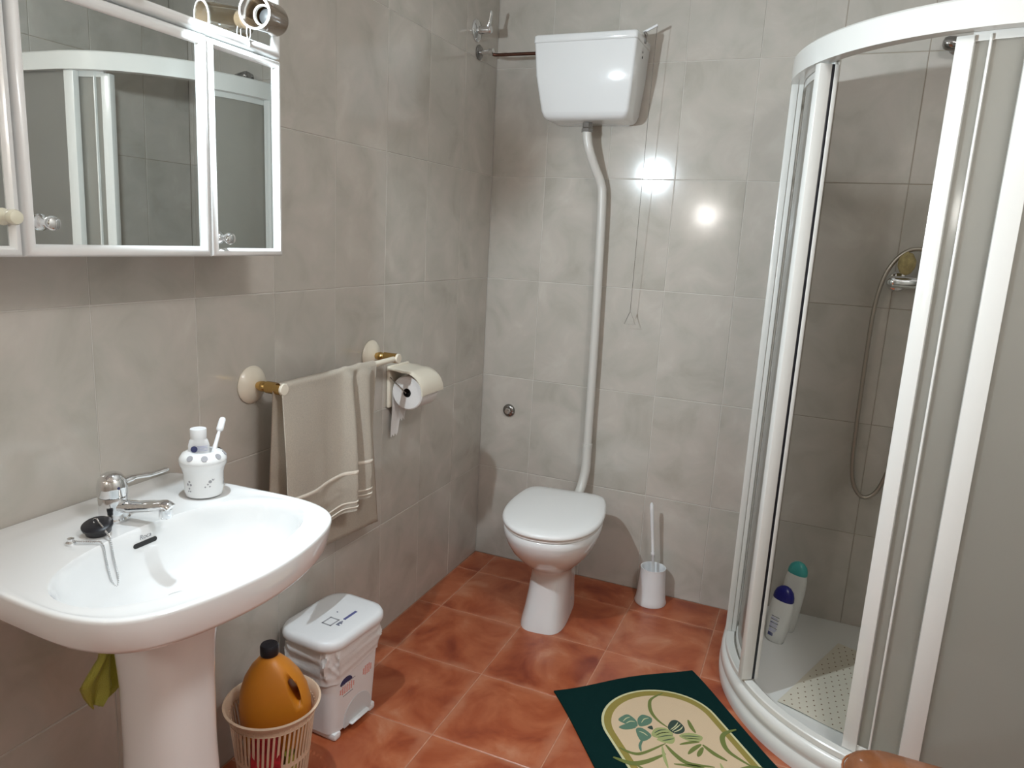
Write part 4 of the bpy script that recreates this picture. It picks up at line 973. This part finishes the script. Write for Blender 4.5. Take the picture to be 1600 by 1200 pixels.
bmark('label_rules', [(-.018, .010, z, z+.0012) for z in (.052, .070, .082, .094)], 'print_navy')
bmark('label_text', [(-.018, .006+.003*(k % 2), .056+k*.0045, .0585+k*.0045) for k in range(3)]+[(-.018, .008, .073, .0765), (-.018, .004, .0855, .089)]+[(-.018, .004+.002*(k % 3), .038+k*.004, .0405+k*.004) for k in range(3)], 'print_lilac')
bmark('barcode', [(-.018+k*.0022, -.0168+k*.0022, .022, .034) for k in range(8)], 'print_blue')
bottle('shower_gel_bottle', 1.292, -.150, .262, .036, .022, math.radians(-20), math.radians(4), .045, 'teal_cap', 'white shower gel bottle with a teal domed cap standing against the back wall', 'cap')
mt = thing('shower_mat', (1.45, -.4, .057), 'beige rubber shower mat with small brown dots on the tray floor', 'shower mat')
M0 = Vector((1.292, -.609)); mu = Vector((.364, .931)).normalized(); mv = Vector((mu.y, -mu.x))
ML, MW = .475, .36
bm = BM(); grid = []
for j in range(13):
    row = []
    for i in range(13):
        p = M0+mu*ML*j/12+mv*MW*i/12; z = .0600+(.0035*max(0, 1-j/2)*abs(math.sin(i*.6+.4)))
        row.append((p.x, p.y, z))
    grid.append(row)
rings(bm, grid, closed=False); r = bmesh.ops.extrude_face_region(bm, geom=bm.faces[:])
for v in [g for g in r['geom'] if isinstance(g, bmesh.types.BMVert)]: v.co.z -= .0022
mo = link('mat_sheet', bm, 'bath_mat', mt)
dm = BM(); lathe(dm, [(.0030, -.001), (.0028, .0012), (.001, .0014)], 8); dmesh = bpy.data.meshes.new('dot'); dm.to_mesh(dmesh); dm.free(); dmesh.materials.append(MATS['mat_dot'])
bm = BM()
for j in range(20):
    for i in range(15):
        p = M0+mu*(.014+.0236*j)+mv*(.014+.0236*i+(.0118 if j % 2 else 0))
        if (p-M0).dot(mv) > MW-.01: continue
        zz = .0600+.0035*max(0, 1-(.014+.0236*j)/ML*12/2)*abs(math.sin((.014+.0236*i)/MW*12*.6+.4))
        t = BM(); lathe(t, [(.0024, -.001), (.0022, .0008)], 6); join(bm, t, at((p.x, p.y, zz)))
do = link('dots', bm, 'mat_dot', mo, smooth=False); do['kind'] = 'stuff'

mx_ = thing('shower_mixer', (1.56, 0, 1.29), 'chrome wall-mounted bar shower mixer on the shower back wall', 'shower mixer')
bm = BM(); tube(bm, [(1.452, -.062, 1.290), (1.462, -.062, 1.290), (1.47, -.062, 1.290), (1.68, -.062, 1.290), (1.688, -.062, 1.29), (1.695, -.062, 1.29)], [.012, .019, .0195, .0195, .019, .012], 24); mb = link('bar_body', bm, 'chrome', mx_)
for x in (1.485, 1.655):
    bm = BM(); lathe(bm, [(.033, .0005), (.0335, .004), (.028, .012), (.015, .016), (.0145, .062)], 32, aim((x, 0, 1.290), (0, -1, 0))); link('wall_union', bm, 'chrome', mb)
bm = BM(); lathe(bm, [(.021, 0), (.022, .02), (.018, .032), (.006, .036)], 28, aim((1.57, -.062, 1.305), (0, -.25, 1))); tube(bm, smoothpath([(1.57, -.07, 1.335), (1.565, -.10, 1.345), (1.56, -.15, 1.350)], 5), [.010]*5+[.008]*5+[.006], 14, flat=.6); link('lever', bm, 'chrome', mx_)
bm = BM(); box(bm, 1.545, 1.578, -.085, -.045, 1.352, 1.372, .004); link('handset_cradle', bm, 'chrome', mx_)
hs = thing('shower_hose', (1.44, -.05, .8), 'flexible metal shower hose looping down the wall from the mixer', 'hose')
hp = smoothpath([(1.585, -.075, 1.392), (1.545, -.085, 1.396), (1.500, -.085, 1.392), (1.462, -.078, 1.355), (1.437, -.072, 1.290), (1.425, -.062, 1.18), (1.425, -.05, .98), (1.428, -.045, .78), (1.432, -.042, .67), (1.447, -.042, .590), (1.482, -.043, .553), (1.520, -.045, .585), (1.545, -.048, .68), (1.560, -.05, .85), (1.568, -.056, 1.05), (1.570, -.062, 1.265)], 10)
bm = BM(); tube(bm, hp, [.0072 if k % 2 else .0066 for k in range(len(hp))], 14); link('hose', bm, 'brushed_hose', hs)
hd_ = thing('shower_handset', (1.62, -.08, 1.39), 'chrome handheld shower head resting in the mixer cradle behind the screen', 'shower head')
bm = BM(); tube(bm, smoothpath([(1.585, -.075, 1.392), (1.63, -.080, 1.395), (1.68, -.09, 1.402)], 5), [.009]*5+[.011]*5+[.012], 16); link('handle', bm, 'chrome', hd_)
bm = BM(); lathe(bm, [(.012, -.03), (.030, -.012), (.036, .0), (.035, .008), (.002, .010)], 30, aim((1.70, -.10, 1.398), (.2, -.8, -.5))); link('spray_head', bm, 'chrome', hd_)
bm = BM(); t = BM(); bmesh.ops.create_uvsphere(t, u_segments=28, v_segments=16, radius=1)
for v in t.verts:
    k = 1+.10*noise.noise(v.co*2.1); v.co = Vector((v.co.x*.0255*k, v.co.y*.017*k, v.co.z*.0355*k))
join(bm, t, at((1.497, -.090, 1.350))); tag(link('bath_sponge', bm, 'sponge'), 'beige oval sponge perched on the shower mixer bar', 'sponge')
bkt = thing('handset_bracket', (1.535, 0, 2.0), 'dark chrome shower head bracket high on the shower back wall', 'bracket')
bm = BM(); lathe(bm, [(.024, .0005), (.024, .006), (.012, .010), (.011, .045)], 28, aim((1.548, 0, 2.008), (0, -1, 0))); link('wall_stem', bm, 'dark_chrome', bkt)
bm = BM(); tube(bm, [(1.502, -.052, 2.008), (1.506, -.052, 2.008), (1.515, -.052, 2.008), (1.53, -.052, 2.006), (1.575, -.052, 2.000), (1.585, -.052, 1.998)], [.007, .016, .0205, .0215, .0185, .010], 24); link('swivel_head', bm, 'dark_chrome', bkt)

# ---------------------------------------------------------------- leather stool in front of the shower
so = thing('leather_stool', (1.58, -1.47, 0), 'brown leather padded stool on the floor in front of the shower tray', 'stool')
bm = BM(); x0, x1, y0, y1 = 1.405, 1.760, -1.640, -1.300
rings(bm, [rrect(x0+.02, x1-.02, y0+.02, y1-.02, .375, .05), rrect(x0+.004, x1-.004, y0+.004, y1-.004, .380, .055), rrect(x0, x1, y0, y1, .395, .055), rrect(x0, x1, y0, y1, .425, .055), rrect(x0+.006, x1-.006, y0+.006, y1-.006, .448, .055), rrect(x0+.022, x1-.022, y0+.022, y1-.022, .463, .05), rrect(x0+.07, x1-.07, y0+.07, y1-.07, .474, .04)]); cu = link('seat_pad', bm, 'leather', so, auto=50)
bm = BM(); tube(bm, [Vector(p) for p in rrect(x0-.001, x1+.001, y0-.001, y1+.001, .432, .055)]+[Vector(rrect(x0-.001, x1+.001, y0-.001, y1+.001, .432, .055)[0])], .0022, 8); link('piping', bm, 'leather', cu)
bm = BM(); box(bm, x0+.015, x1-.015, y0+.015, y1-.015, .335, .376, .004); link('apron', bm, 'dark_wood', so)
for sx in (x0+.03, x1-.03):
    for sy in (y0+.03, y1-.03):
        bm = BM(); rings(bm, [rrect(sx-.012, sx+.012, sy-.012, sy+.012, 0, .003, 2), rrect(sx-.018, sx+.018, sy-.018, sy+.018, .337, .003, 2)]); link('leg', bm, 'dark_wood', so)
